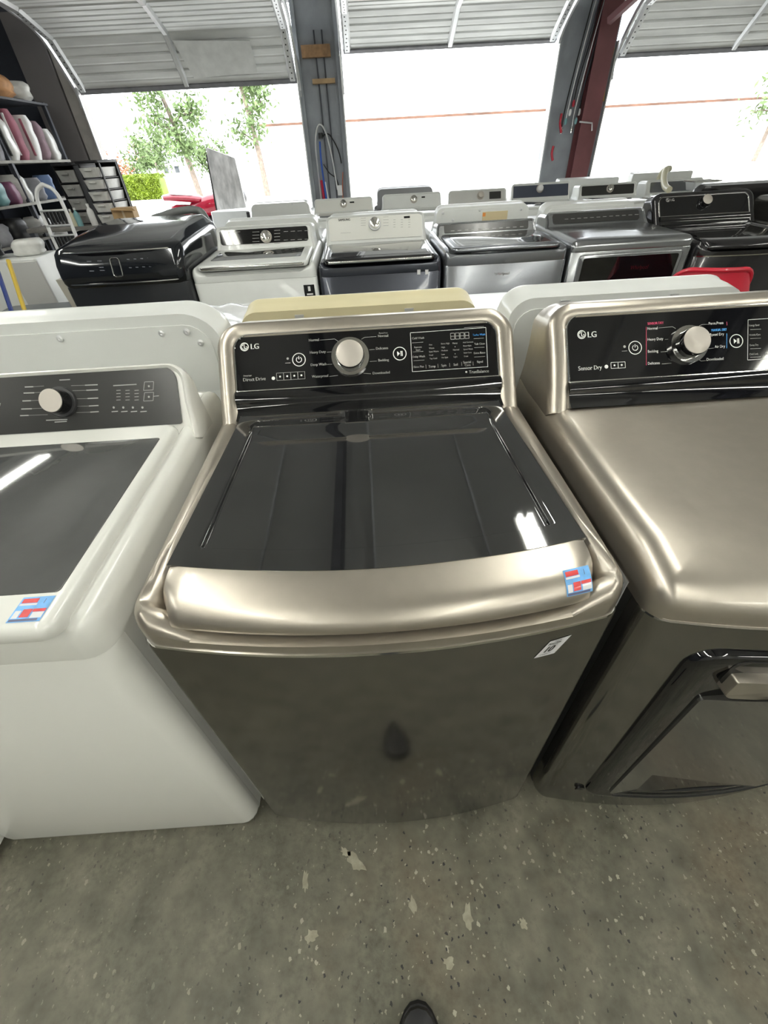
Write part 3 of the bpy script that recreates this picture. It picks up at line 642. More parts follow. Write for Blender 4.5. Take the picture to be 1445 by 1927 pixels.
# white washer on the left
WX = -.722
F = machine('washing_machine', 'white top-load washer with grey glass lid and charcoal console, left end of the front row', 'washing machine', (WX, -.016, 0), zs=.868, rc=.035, body=WHITE, slope=.02,
            lid=dict(hw=.315, y=(-.012, .494), z=.006, th=.034, mat=WHITE, r=.025, b=.014, glass=(.298, .046, .43, LIDGREY), gr=.006),
            con=dict(o=(.509, .952), a=58, hw=.335, vb=-.03, vt=.131, r=.042, m=WHITE, panel=(-.31, .312, .002, .124), pm=PANELG, pr=(.006, .006, .03, .03), rim=.009, n=8, flare=.03, back=.11))
fr, con, root = F['fr'], F['con'], F['root']
kc = fr.pix(118, 757); knob(F, kc[0], kc[1], .025, .034, BRUSH, DKGREY)
g = G()
for i, y in enumerate((728.6, 740, 754.8, 769.9, 782.4)):
    x = 48-2.2*i; pline(g, fr, [(x, y), (x+16+4*(i % 2), y-.6)], .0011); pline(g, fr, [(x+16, y-.6), (x+36+4*i, y-2)], .0003)
for i, y in enumerate((726, 735.5, 751, 765, 776.5)):
    x = 135+2.5*i; pline(g, fr, [(x, y), (x+28, y-.8)], .0003); pline(g, fr, [(x+26, y-.8), (x+50-2*i, y-1.8)], .0011)
pline(g, fr, [(113, 715.5), (133, 714.5)], .001); pline(g, fr, [(88, 791), (128, 789.5)], .001); pline(g, fr, [(104, 794.5), (127, 793)], .001)
pline(g, fr, [(214, 726), (258, 723.5)], .001)
for i in range(4):
    for k in range(3): pline(g, fr, [(220+17*k, 735+6*i), (228+17*k, 734.6+6*i)], .0006)
for k, y in ((0, 719), (1, 739)): pline(g, fr, [(273, y), (290, y-.5), (289, y+15), (271, y+16), (273, y)], .0005); fdisc(g, fr, fr.pix(281, y+8), .0022, n=8)
pline(g, fr, [(290, 746), (300, 745)], .0006)
for k in range(4): pline(g, fr, [(211+18*k, 775), (223+18*k, 774)], .001); fdisc(g, fr, fr.pix(215+18*k, 767), .0025, n=8)
ptext(g, fr, 'w', -5, 765, 9)
g.obj('lettering', PRINTD, con, smooth=False, fix=False)['kind'] = 'stuff'
zt = F['lidz']
store_sticker(root, lambda x, s, o: (x, .042-s*.05, zt+.02*(.042-s*.05)+o), .255, .297, .04, .82)

# ------------------------------------------------------------------ second row, seen from behind
def backside(F, d, top, hw, m, screws=(), slots=(), r=.05, lower=.80):
    """flat service panel, screws and bracket slots on the rear of a console (local coordinates)"""
    root = F['root']; y = d-.004
    pl = rr(-hw, hw, lower, top, (.003, .003, r, r), 5)
    G().loft([[(x, y-.002, z) for x, z in pl], [(x, y+.0035, z) for x, z in pl]]).obj('back_panel', m, root)
    for x, z in screws: G().lathe([(0, 0), (.008, 0), (.008, .003), (.004, .005), (0, .0035)], 10).xf(Matrix.Translation((x, y+.0035, z)) @ Matrix.Rotation(-PI/2, 4, 'X')).obj('screw', GALV, root)
    for x, z in slots:
        b = G().box(x-.011, x+.011, y+.0035, y+.008, z-.05, z+.02).obj('bracket', GALV, root, smooth=False)
        G().lathe([(0, 0), (.005, 0), (.004, .004), (0, .004)], 8).xf(Matrix.Translation((x, y+.008, z)) @ Matrix.Rotation(-PI/2, 4, 'X')).obj('bracket_screw', RUBBER, b)
G2 = 'machines of the second row seen from behind'
F = machine('clothes_dryer', 'white machine seen from behind, rear console dotted with screws, beyond the white washer', 'clothes dryer', (-.705, 1.46, 0), PI, body=WHITE2, prof=FLAT, group=G2, con=dict(o=(.56, 1.0), a=64, hw=.342, vt=.136, r=.09, m=WHITE2, rim=.03, n=8))
backside(F, .7, 1.082, .315, WHITE2, [(-.297+.01, 1.038), (-.262, 1.066), (-.2, 1.066), (.05, 1.068), (.28, 1.066)], r=.06)
F = machine('washing_machine', 'yellowed cream machine seen from behind, beyond the graphite washer', 'washing machine', (-.013, 1.47, 0), PI, body=WHITE2, prof=FLAT, group=G2, con=dict(o=(.56, 1.0), a=64, hw=.30, vt=.125, r=.045, m=CREAM, rim=.03, n=8, flare=.12))
backside(F, .7, 1.074, .285, CREAM, slots=[(.148, 1.068), (-.125, 1.068)], r=.03)
F = machine('clothes_dryer', 'plain white machine seen from behind, beyond the graphite dryer', 'clothes dryer', (.682, 1.49, 0), PI, body=WHITE2, prof=FLAT, group=G2, con=dict(o=(.56, 1.0), a=64, hw=.308, vt=.114, r=.06, m=WHITE2, rim=.03, n=8, flare=.1))
backside(F, .7, 1.062, .29, WHITE2, slots=[(.17, 1.06), (-.11, 1.06)], r=.05)
def film(name, label, x0, x1, y0, y1, z, m, cat='plastic film', amp=.014):
    rnd = random.Random(int(x0*100))
    ph = [(rnd.uniform(6, 30), rnd.uniform(6, 30), rnd.uniform(0, 6)) for _ in range(7)]
    def fn(u, v):
        x, y = x0+(x1-x0)*u, y0+(y1-y0)*v
        return (x, y, z+.02+sum(abs(sin(a*x+b*y+c))-.5 for a, b, c in ph)*amp/2)
    tag(G().sheet(fn, 30, 30, .001).obj(name, m, ang=20), label, cat)
film('plastic_film', 'crumpled clear plastic film on the white machine top behind the left washer', -.98, -.37, .98, 1.4, .95, FILM)
film('foam_sheet', 'bright white sheet lying between the cream and white machines', .12, .33, 1.05, 1.44, .945, PAPER, 'sheet', .004)
# red plastic chair behind the white machine
ch = empty('plastic_chair', 'red moulded plastic chair, its back showing beyond the white machine', 'chair', (1.735, 1.84, -.0), R(-12))
def shell(u, v):
    # back shell: u across, v up
    a = (u-.5)*2; w = .27*(1-.35*max(0, v-.55)**2*4*abs(a)**2); x = a*w
    z = .43+v*.45-.11*max(0, abs(a)-.45)**2*v*3.2
    y = -.02-.10*(v-.4)-.13*a*a*(1-.3*v)+.03*v*v
    return (x, -y, z)
g = G().grid(shell, 22, 16); n = len(g.v); bk = [(x*1.01, y+.008, z) for x, y, z in g.v]; 
g2 = G(); nu, nv = 22, 16
loop = list(range(nu+1))+[jj*(nu+1)+nu for jj in range(1, nv+1)]+[nv*(nu+1)+i for i in range(nu-1, -1, -1)]+[jj*(nu+1) for jj in range(nv-1, 0, -1)]
fs = list(g.f)+[tuple(n+i for i in reversed(q)) for q in g.f]+[(loop[(k+1) % len(loop)], loop[k], loop[k]+n, loop[(k+1) % len(loop)]+n) for k in range(len(loop))]
g2.add(g.v+bk, fs).obj('backrest', REDP, ch)
G().tube([shell(i/22, 1) for i in range(23)], .011, 8).obj('rim', REDP, ch)
G().rbox(-.23, .23, -.42, .06, .41, .435, .07, .01).obj('seat', REDP, ch)
for sx in (-1, 1):
    for yy in (-.36, .0): G().tube([(sx*.19, yy, .42), (sx*.23, yy+(.03 if yy > -.1 else -.04), .0)], .014, 8).obj('leg', CHROME, ch)

# ------------------------------------------------------------------ third row, facing us
Y3 = 2.29
# black dryer with a wide touch panel in its front
fx = empty('clothes_dryer', 'black gloss dryer with wide touch panel in its front, left of the third row', 'clothes dryer', (-1.285, 2.25, 0))
BG2 = mat('black_navy_gloss', (.012, .014, .018), .12, .3, coat=.6); FLX = mat('black_cabinet', (.022, .024, .028), .3, .3, coat=.3)
for sx in (-1, 1):
    for yy in (.08, .7): G().lathe([(0, 0), (.022, 0), (.022, .024), (0, .024)], 10).xf(Matrix.Translation((sx*.28, yy, 0))).obj('foot', RUBBER, fx)
G().rbox(-.335, .335, .0, .78, .02, .9, .03, .004).obj('cabinet', FLX, fx)
L = []
for z, yf, i in ((.895, .0, 0), (.92, -.016, -.004), (.95, -.02, -.005), (1.0, -.012, -.006), (1.05, .012, -.004), (1.068, .03, .006), (1.078, .06, .02), (1.1, .2, .04), (1.118, .45, .06)):
    L.append([(x, y, z+.03*max(0, y-.1)*(1 if z > 1.06 else 0)) for x, y in rr(-.335+i, .335-i, yf, .78-i*.5, (.05, .05, .02, .02), 5, 6)])
G().loft(L).obj('top_cover', BG2, fx, ang=50)
def fxp(x, z, o=0): yf = .003-.026*(1-abs(z-.97)/.09) if abs(z-.97) < .09 else .0; t = (z-.95)/.1; yf = -.02+.032*max(0, t); return (x, yf-o+.02*(x/.3)**4, z)
pl = rr(-.318, .318, .915, 1.055, (.04, .04, .05, .05), 6, 6)
pn = G().loft([[fxp(x, z, -.004) for x, z in pl], [fxp(x, z, .006) for x, z in pl]]).obj('control_panel', BLACK, fx)
pts = [fxp(x, z, .007) for x, z in pl]; G().tube(pts+pts[:2], .004, 6).obj('panel_trim', CHROME, fx)
pl2 = rr(-.035, .012, .945, 1.028, .012, 5, 2); pts = [fxp(x, z, .008) for x, z in pl2]; G().tube(pts+pts[:2], .0028, 6).obj('dial_frame', CHROME, pn)
g = G()
for i in range(3):
    for k in range(4): x, z = -.2+.055*i, .975+.014*k; g.add([fxp(x-.012, z, .0068), fxp(x+.012, z-.001, .0068), fxp(x+.012, z+.003, .0068), fxp(x-.012, z+.004, .0068)], [(0, 1, 2, 3)])
for i in range(5):
    for k in range(3): x, z = .06+.035*i, .98+.018*k; g.add([fxp(x-.007, z, .0068), fxp(x+.007, z-.001, .0068), fxp(x+.007, z+.003, .0068), fxp(x-.007, z+.004, .0068)], [(0, 1, 2, 3)])
g.obj('panel_print', mat('dim_print2', (.12, .13, .15), .5), pn, smooth=False, fix=False)['kind'] = 'stuff'
pd = [(.215*cos(a*PI/20), -.012, .56+.215*sin(a*PI/20)) for a in range(40)]; G().loft([[(x, .01, z) for x, y, z in pd], [(x, y, z) for x, y, z in pd], [(x*.9, y-.012, .56+(z-.56)*.9) for x, y, z in pd]]).obj('door', BLACK, fx)
G().tube([(x, -.013, z) for x, y, z in pd]+[(pd[0][0], -.013, pd[0][2])], .008, 6).obj('door_ring', CHROME, fx)

# white washer with black panel
SAMP = dict(hw=.335, zs=.91)
F = machine('washing_machine', 'white washer with black control panel, between the black dryer and the dark washer', 'washing machine', (-.602, Y3, 0), body=WHITE2, lid=dict(mat=WHITE2, z=.002, th=.03, hw=.302, y=(.0, .44), glass=(.255, .12, .40, LIDGREY), lip=CHROME), hw=.343, zs=.878, dip=(.29, .03),
            con=dict(o=(.50, .965), a=63, hw=.305, vt=.127, r=.03, m=WHITE2, panel=(-.282, .27, .022, .104), pm=BLACK, pr=(.015,)*4, rim=.015, flare=.06))
fr = F['fr']; kc = fr.pix(501, 446); knob(F, *kc, .028, .03, CHROME, BRUSH, side=CHROME)
g = G()
for k in range(5): pline(g, fr, [(475, 437+6*k), (488, 436.4+6*k)], .0012); pline(g, fr, [(516, 434+6*k), (527, 433.4+6*k)], .0012)
for k in range(4): pline(g, fr, [(534+13*k, 436-.5*k), (542+13*k, 435.6-.5*k)], .0012); pline(g, fr, [(534+13*k, 452-.5*k), (542+13*k, 451.6-.5*k)], .0012)
pline(g, fr, [(430, 437.5), (452, 436.4)], .001)
g.obj('lettering', PRINTD, F['con'], smooth=False, fix=False)['kind'] = 'stuff'
st = G().box(.262, .322, -.0012, .0, .775, .84).obj('warranty_sticker', BLACK, F['root'], smooth=False)
G().box(.285, .299, -.0018, -.0008, .808, .832).box(.275, .31, -.0018, -.0008, .788, .796).obj('sticker_print', PRINT, st, smooth=False)['kind'] = 'stuff'
# dark washer with white console
F = machine('washing_machine', 'dark blue-grey washer with white console, third row behind the cream machine', 'washing machine', (.097, Y3, 0), body=NAVY, zs=.873, dip=(.29, .04), lid=dict(mat=BLKST, z=.004, th=.03, hw=.305, y=(-.015, .45), glass=(.275, .05, .42, mat('grey_lid_glass', (.1, .1, .1), .08, .5, coat=.6)), lip=CHROME),
            con=dict(o=(.50, .972), a=66, hw=.312, vt=.14, r=.035, m=WHITE2, panel=(-.292, .292, .002, .126), pm=WHITE, pr=(.01, .01, .025, .025), rim=.012, flare=.05))
fr = F['fr']; kc = fr.pix(705, 421.5); knob(F, *kc, .03, .03, CHROME, GALV, side=CHROME)
G().add([fr.pt(kc[0]-.004, kc[1]-.024, .0305), fr.pt(kc[0]+.004, kc[1]-.024, .0305), fr.pt(kc[0]+.001, kc[1]+.008, .0305), fr.pt(kc[0]-.001, kc[1]+.008, .0305)], [(0, 1, 2, 3)]).obj('knob_pointer', PAPER, F['con'], smooth=False)
g = G(); ptext(g, fr, 'SAMSUNG', 636.5, 416.5, 4.2, bold=.1, sx=.95); g.obj('lettering', PRINTK, F['con'], smooth=False, fix=False)['kind'] = 'stuff'
g = G(); x0, v0 = fr.pix(760, 411); x1, v1 = fr.pix(771, 406.5); fplate(g, fr, x0, x1, v0, v1); g.obj('display', BLACK, F['con'], smooth=False, fix=False)
g = G()
for k in range(4): pline(g, fr, [(679, 411+4.5*k), (688, 410.6+4.5*k)], .001); pline(g, fr, [(721, 408.5+5.5*k), (731, 408+5.5*k)], .001)
for i in range(3):
    for k in range(4): pline(g, fr, [(740+14*i, 414+4.5*k), (744+14*i, 413.8+4.5*k)], .0012)
pline(g, fr, [(641, 439), (660, 438)], .0008)
g.obj('small_lettering', PRINTD, F['con'], smooth=False, fix=False)['kind'] = 'stuff'
for px in (788, 803):
    p = aty(px, 512, Y3)-Vector((.097, Y3, 0)); G().box(p.x-.009, p.x+.009, -.001, 0, p.z-.012, p.z+.012).obj('badge_sticker', PAPER, F['root'], smooth=False)
# silver washer with low console
F = machine('washing_machine', 'silver washer with shiny wide glass lid and low console, third row', 'washing machine', (.797, Y3, 0), body=SILVER, zs=.893, bow=.015, lid=dict(mat=SILVER, z=.004, th=.026, hw=.3, y=(.0, .46), glass=(.262, .05, .43, mat('silver_lid_glass', (.23, .235, .24), .08, .7, coat=.8)), r=.04), dip=(.3, .05),
            con=dict(o=(.49, .968), a=55, hw=.315, vt=.08, r=.03, m=GREYST, panel=(-.268, .268, .018, .07), pm=PANELG, pr=(.012,)*4, rim=.012, flare=.06))
fr = F['fr']; g = G()
for k in range(11): pline(g, fr, [(848+13*k, 435-.8*k), (855+13*k, 434.6-.8*k)], .0012)
g.obj('lettering', PRINTD, F['con'], smooth=False, fix=False)['kind'] = 'stuff'
p = aty(944, 517, Y3-.012)-Vector((.797, Y3, 0)); ff = Fr((p.x, -.0165, p.z), PI/2); g = G(); ftext(g, ff, 'Whirlpool', 0, 0, .014, .0005, center=True); g.obj('badge', CHROME, F['root'], smooth=False, fix=False)['kind'] = 'stuff'
# grey dryer with black door
F = machine('clothes_dryer', 'grey steel dryer with black door bearing a badge, third row', 'clothes dryer', (1.498, Y3, 0), body=GREYST, zs=.922, prof=[(i, z*.72) for i, z in FLAT], con=dict(o=(.49, .983), a=45, hw=.318, vt=.1, r=.03, m=GREYST, panel=(-.275, .275, .02, .085), pm=PANELG, pr=(.015,)*4, rim=.012, flare=.06))
fr = F['fr']; g = G()
for k in range(12): pline(g, fr, [(1062+12*k, 413-.8*k), (1069+12*k, 412.6-.8*k)], .0012)
g.obj('lettering', PRINTD, F['con'], smooth=False, fix=False)['kind'] = 'stuff'
dl = rr(-.29, .29, .25, .908, .02, 4); dd = G().loft([[(x, o, z) for x, z in dl] for o in (.002, -.008)]+[[(x*.985, -.012, .579+(z-.579)*.985) for x, z in dl]]).obj('door', GREYST, F['root'])
dl = rr(-.268, .268, .27, .893, .012, 4); G().loft([[(x, o, z) for x, z in dl] for o in (-.01, -.0165)]).obj('door_glass', BLACK, dd)
ff = Fr((0, -.0166, .83), PI/2, (1.498, Y3, 0)); g = G(); x0, v0 = ff.pix(1185, 507.5); ftext(g, ff, 'Whirlpool', x0, v0, .02, .0006, sx=.85); g.obj('badge', CHROME, dd, smooth=False, fix=False)['kind'] = 'stuff'
# black steel twin of the graphite washer
BCON = dict(CONLG)
F = lg_washer('washing_machine', 'black steel washer with silver-edged panel and knob, third row on the right', 'washing machine', (2.195, Y3-.02, 0), BLKST, BLKST, SIDE)
fr = F['fr']; kc = fr.pix(1325, 381); knob(F, *kc, .0318, .03, BRUSH, BLACK)
g = G(); logo(g, fr, 1256, 377, 3.5, 1261, 379, 4.5); g.obj('lettering', PRINTD, F['con'], smooth=False, fix=False)['kind'] = 'stuff'
BRZ = mat('bronze_steel', (.12, .115, .105), .18, .8, coat=.4)
F = machine('washing_machine', 'bronze-grey machine cut by the right edge of the picture, third row', 'washing machine', (2.925, Y3, 0), body=BRZ, zs=.86, prof=FLAT, con=dict(o=(.47, .95), a=60, hw=.3, vt=.16, r=.05, m=BRZ, panel=(-.26, .26, .02, .13), pm=BLACK, rim=.03, flare=.05))

# ------------------------------------------------------------------ fourth row, from behind
G4 = 'machines of the fourth row seen from behind'
for x, top, m, lb in [(-.60, .135, WHITE2, 'white machine seen from behind, past the white washer with black panel'), (.10, .13, WHITE2, 'white machine seen from behind, past the dark washer with white console'), (.83, .146, WHITE2, 'white machine with a tan label on its rear console, past the silver washer'), (1.56, .125, WHITE2, 'white rounded machine seen from behind, past the grey steel dryer'), (2.62, .185, BLKST, 'black machine seen from behind at the right edge, past the black washer')]:
    F = machine('clothes_dryer', lb, 'clothes dryer', (x, 3.77, 0), PI, body=m, prof=FLAT, detail=0, group=G4, con=dict(o=(.56, .97), a=66, hw=.315 if m is WHITE2 else .33, vt=top, r=.05, m=m, rim=.02, n=5, flare=.08))
    if x == .83:
        backside(F, .7, 1.075, .28, WHITE2, [(.27, 1.06), (0.02, 1.066), (-.26, 1.058), (.2, 1.02)], r=.03)
        G().box(-.17, .0, .6995, .703, 1.0, 1.055).obj('rear_label', mat('tan_label', (.62, .52, .32), .6), F['root'], smooth=False)
        G().box(-.02, .0, .703, .7036, 1.03, 1.05).obj('orange_mark', mat('orange_mark', (.7, .25, .05), .6), F['root'], smooth=False)
    elif m is WHITE2: backside(F, .7, 1.05, .28, WHITE2, [(.25, 1.03), (-.25, 1.03)], r=.03)
# ------------------------------------------------------------------ fifth row
Y5 = 4.42
def row5(x, label, top, panel=None, pm=WHITE, knobx=None, km=CHROME, a=64, m=WHITE2, deckm=None, y=Y5, knobv=None):
    F = machine('washing_machine', label, 'washing machine', (x, y, 0), hw=.32, body=m, detail=0, zs=.86, prof=FLAT, group='machines of the fifth row',
                lid=dict(mat=m, z=.004, th=.024, hw=.285, y=(.01, .46), glass=(.245, .08, .42, LIDGREY)),
                con=dict(o=(.5, .95), a=a, hw=.298, vt=top, r=.03, m=m, panel=panel, pm=pm, rim=.014, n=5, flare=.06, pr=(.01,)*4))
    if knobx is not None: knob(F, knobx, knobv or top*.55, .028, .03, km, BRUSH, side=km)
    return F
F = row5(-.16, 'white washer with central silver knob, fifth row beside the grey column', .122, (-.29, .29, .005, .105), WHITE, .0)
f5 = F['fr']; g = G(); fplate(g, f5, .065, .11, .07, .082); g.obj('display', BLACK, F['con'], smooth=False, fix=False)
F = row5(.54, 'white washer with off-centre knob before a grey-rimmed machine, fifth row', .13, (-.29, .29, .005, .112), WHITE2, .02)
f5 = F['fr']; g = G(); fplate(g, f5, .1, .135, .08, .092); g.obj('display', BLACK, F['con'], smooth=False, fix=False)
F = row5(1.215, 'pale grey washer with dark display square, fifth row', .13, (-.285, .285, .005, .115), mat('pale_grey_panel', (.55, .55, .53), .3), .03, BRUSH)
f5 = F['fr']; g = G(); fplate(g, f5, .12, .24, .035, .1); g.obj('display', PANELG, F['con'], smooth=False, fix=False)
F = row5(1.865, 'white washer with navy panel and round pale knob, fifth row', .158, (-.285, .285, .03, .135), mat('navy_panel', (.06, .07, .1), .2, coat=.3), -.01, PAPER, knobv=.1)
F = row5(2.56, 'white washer with slim dark panel, fifth row near the maroon column', .12, (-.27, .27, .015, .1), PANELG, .02)
F = row5(3.25, 'white machine with a cream hose and clutter on top, fifth row on the right', .125, (-.25, .25, .01, .1), SILVER)
F = machine('clothes_dryer', 'white machine seen from behind near the leaning board, fifth row', 'clothes dryer', (-.815, 5.7, 0), PI, hw=.315, body=WHITE2, prof=FLAT, detail=0, con=dict(o=(.55, .96), a=66, hw=.30, vt=.105, r=.05, m=WHITE2, rim=.02, n=5, flare=.08))
backside(F, .7, 1.02, .27, WHITE2, [(.12, 1.03), (-.13, 1.03)], r=.03)
F = machine('clothes_dryer', 'grey machine seen from behind, rim showing past a white fifth-row washer', 'clothes dryer', (.50, 5.98, 0), PI, body=GREYST, prof=FLAT, detail=0, con=dict(o=(.55, .97), a=66, hw=.30, vt=.15, r=.05, m=mat('grey_plastic', (.22, .22, .23), .4), rim=.02, n=5, flare=.05))
F = machine('clothes_dryer', 'white machine seen from behind beside the maroon column', 'clothes dryer', (2.5, 6.0, 0), PI, body=WHITE2, prof=FLAT, detail=0, con=dict(o=(.55, .97), a=66, hw=.33, vt=.14, r=.02, m=WHITE2, rim=.02, n=5))
F = machine('clothes_dryer', 'white machine seen from behind at the far right beyond the hose', 'clothes dryer', (3.3, 6.0, 0), PI, body=WHITE2, prof=FLAT, detail=0, con=dict(o=(.55, .97), a=66, hw=.33, vt=.16, r=.02, m=WHITE2, rim=.02, n=5))
# hose and clutter on the fifth-row machine at the right
hz = aty(1215, 345, 4.9)
tag(G().tube(crom([(3.0, 4.6, 1.0), (3.02, 4.72, 1.02), (3.05, 4.84, 1.08), (3.1, 4.93, 1.135), (3.17, 5.0, 1.14), (3.2, 5.16, 1.1), (3.2, 5.18, .9)], 5), .028, 10).obj('drain_hose', HOSEC), 'cream drain hose arching over the white machine at the right', 'hose')
gl = empty('glass_tray', 'clear glass tray standing on the white machine at the right', 'tray', (3.38, 4.72, .977)); 
G().loft([[(x*k, y*k, z) for x, y in rr(-.13, .13, -.09, .09, .03, 4)] for k, z in ((.8, 0), (1, .07), (.94, .07), (.76, .008))], True, True).obj('bowl', mat('clear_glass', (.8, .82, .83), .05, alpha=.45, coat=.4), gl)
G().tube([(-.13, -.09, .07), (.13, -.09, .07), (.13, .09, .07), (-.13, .09, .07), (-.13, -.09, .07)], .006, 6).obj('rim', CHROME, gl)
# ------------------------------------------------------------------ hose and board by the black dryer
tag(G().tube(crom([(-1.45, 3.1, .03), (-1.44, 3.1, .6), (-1.42, 3.12, 1.05), (-1.3, 3.14, 1.13), (-1.1, 3.14, 1.15), (-1.03, 3.12, 1.1), (-1.0, 3.11, .9), (-1.0, 3.1, .03)], 6), .022, 10).obj('drain_hose', HOSEG), 'dark grey hose looping up behind the black gloss dryer', 'hose')

# ------------------------------------------------------------------ left corner: bench, shelves, stored goods
def rest(px, y, z): p = aty(px, 400, y); d = ray(px, 400); q = CAM+d*((y-CAM.y)/d.y); return q.x
def at_x(px, y, z):
    """x of the point at depth y and height z that shows at column px"""
    x = 0.
    for _ in range(12):
        d = Vector((x, y, z))-CAM; c = d.dot(fw); cur = W/2+FPX*d.dot(rt)/c; x += (px-cur)*c/FPX
    return x
bn = empty('workbench', 'low grey workbench carrying the plastic drawer towers beside the first door', 'workbench', (-3.32, 5.95, 0))
G().rbox(-.48, .42, -.42, .42, .86, .9, .01, .005).obj('bench_top', mat('bench_top', (.2, .19, .18), .6, var=.2), bn)
for sx in (-.44, .38):
    for sy in (-.38, .38): G().box(sx-.03, sx+.03, sy-.03, sy+.03, 0, .86).obj('leg', STEELD, bn, smooth=False)
G().box(-.46, .4, -.4, .4, .3, .33).obj('lower_shelf', STEELD, bn, smooth=False)
def tower(label, loc, rz, w, d, n, h, fm, dm, posts=False):
    root = empty('drawer_tower', label, 'drawer tower', loc, rz, 'plastic drawer towers in the left corner'); H_ = n*h+.03
    for sx in (-1, 1):
        a, b = sorted((sx*w/2, sx*(w/2-.012)))
        if posts:
            for ya in (.03, d-.04): G().box(a, b, ya, ya+.02, 0, H_).obj('post', fm, root, smooth=False)
        else: G().box(a, b, 0, d, 0, H_).obj('side_panel', fm, root, smooth=False)
    G().rbox(-w/2-.01, w/2+.01, -.01, d, H_-.005, H_+.02, .02, .006).obj('top', fm, root); G().box(-w/2, w/2, d-.01, d, 0, H_).obj('back', fm, root, smooth=False)
    for k in range(n):
        z = .012+k*h; G().box(-w/2+.012, w/2-.012, .0, d-.02, z-.012, z-.004).obj('rail', fm, root, smooth=False)
        g = G().loft([[(x, y, zz) for x, y in rr(-w/2+.016+i, w/2-.016-i, -.012+i, d-.03-i, .02, 3)] for i, zz in ((.012, z), (0, z+h-.022), (.004, z+h-.022), (.014, z+.006))]); dr = g.obj('drawer', dm, root)
        G().rbox(-.045, .045, -.026, -.008, z+h*.5, z+h*.5+.014, .006, .004, 3).obj('handle', dm, dr)
FRK = mat('drawer_frame_black', (.018, .018, .02), .4); GREYD = mat('grey_drawer', (.32, .32, .31), .35, coat=.2, var=.15, vscale=14)
tower('black-framed drawer tower with smoky grey drawers on the workbench', (at_x(138, 5.75, 1.2), 5.75, .9), R(-14), .27, .36, 4, .125, FRK, GREYD)
tower('drawer tower with five milky white drawers, nearest the first door', (at_x(188, 5.6, 1.15), 5.58, .9), R(-10), .25, .36, 5, .102, FRK, CLEARP, True)
# spray bottle and cans on the bench edge
def bottle(name, label, loc, r, h, m, cap, cat='bottle'):
    root = empty(name, label, cat, loc)
    G().lathe([(0, 0), (r, 0), (r, h*.6), (r*.9, h*.7), (r*.35, h*.82), (r*.35, h*.9), (0, h*.9)], 14).obj('body', m, root)
    G().lathe([(0, h*.88), (r*.42, h*.88), (r*.42, h), (0, h)], 12).obj('cap', cap, root)
# shelving along the left wall
sh = empty('shelf_unit', 'dark open shelf unit crowded with packets along the left wall', 'shelf', (-4.3, 6.0, 0))
for x in (-.4, .4):
    for y in (-1.25, 0, 1.2): G().box(x-.02, x+.02, y-.02, y+.02, 0, 2.05).obj('upright', STEELD, sh, smooth=False)
SHZ = (.4, .78, 1.12, 1.5)
for z in SHZ: G().box(-.42, .44, -1.28, 1.23, z-.025, z).obj('shelf_board', mat('shelf_board', (.3, .29, .26), .7, var=.2), sh, smooth=False)
tower('white plastic drawer tower low on the dark shelf at the left edge', (-4.02, 4.95, 1.12), R(-20), .3, .3, 3, .1, FRK, CLEARP)
def packet(name, label, loc, w, d, h, m, m2=None, rz=0., stripes=0, cat='packet'):
    root = empty(name, label, cat, loc, rz, 'goods stored on the left shelves')
    L = []
    rnd = random.Random(int(loc[0]*1000+loc[1]*77))
    for k in range(7):
        t = k/6; wob = 1+.05*sin(k*2.1+loc[1]*9); e = .8 if k in (0, 6) else 1
        L.append([(x*wob+.03*t*sin(loc[1]*5), y*e, h*t) for x, y in rr(-w/2*e, w/2*e, -d/2, d/2, min(w, d)*.3, 4)])
    G().loft(L).obj('bag', m, root, ang=60)
    for k in range(stripes):
        x = -w*.35+w*.7*k/max(1, stripes-1); G().rbox(x-.012, x+.012, -d/2-.012, -d/2+.012, h*.1, h*.92, .004, .004, 2).obj('stripe', m2, root)
PURP = mat('plum_plastic', (.18, .06, .12), .5)
for i, (y, w, d, h, m, m2, st, nm, lb) in enumerate([
    (5.85, .3, .2, .42, GREYC, None, 0, 'cloth_bundle', 'grey cloth bundle on the upper shelf at the left edge'),
    (6.1, .3, .16, .38, CLEARP, RUBBER, 5, 'striped_packet', 'white packet with black stripes on the upper left shelf'),
    (6.32, .3, .14, .44, PINK, PAPER, 3, 'striped_packet', 'pink packet with white stripes on the upper left shelf'),
    (6.55, .28, .15, .4, PAPER, PINK, 3, 'striped_packet', 'white packet with pink stripes on the upper left shelf'),
    (6.78, .28, .16, .36, mat('mauve_cloth', (.25, .17, .2), .8, var=.3), None, 0, 'cloth_bundle', 'mauve bundle toward the far end of the upper left shelf'),
    (7.02, .24, .16, .3, CLEARP, None, 0, 'packet', 'pale packet at the far end of the upper left shelf')]):
    packet(nm, lb, (-4.0+.02*(i % 2), y, 1.5), w, d, h, m, m2, R(12-6*(i % 3)), st)
for i, (y, zz, w, d, h, m, nm, lb) in enumerate([
    (5.55, 1.12, .24, .18, .22, TEAL, 'packet', 'teal packet on the middle left shelf'), (5.8, 1.12, .24, .18, .2, PURP, 'packet', 'plum packet on the middle left shelf'),
    (6.04, 1.12, .24, .18, .26, CLEARP, 'packet', 'milky packet on the middle left shelf'), (6.3, 1.12, .24, .2, .22, GREYC, 'cloth_bundle', 'grey bundle on the middle left shelf'),
    (6.55, 1.12, .2, .16, .24, mat('blue_pack', (.1, .16, .3), .5), 'packet', 'blue packet on the middle left shelf'),
    (5.2, .78, .3, .3, .2, GREYC, 'cloth_bundle', 'grey bundle on the lower left shelf'), (5.6, .78, .25, .25, .22, FRK, 'packet', 'black packet on the lower left shelf'), (6.1, .78, .25, .25, .2, PAPER, 'packet', 'white packet on the lower left shelf')]):
    packet(nm, lb, (-3.98, y, zz), w, d, h, m, rz=R(i*13))
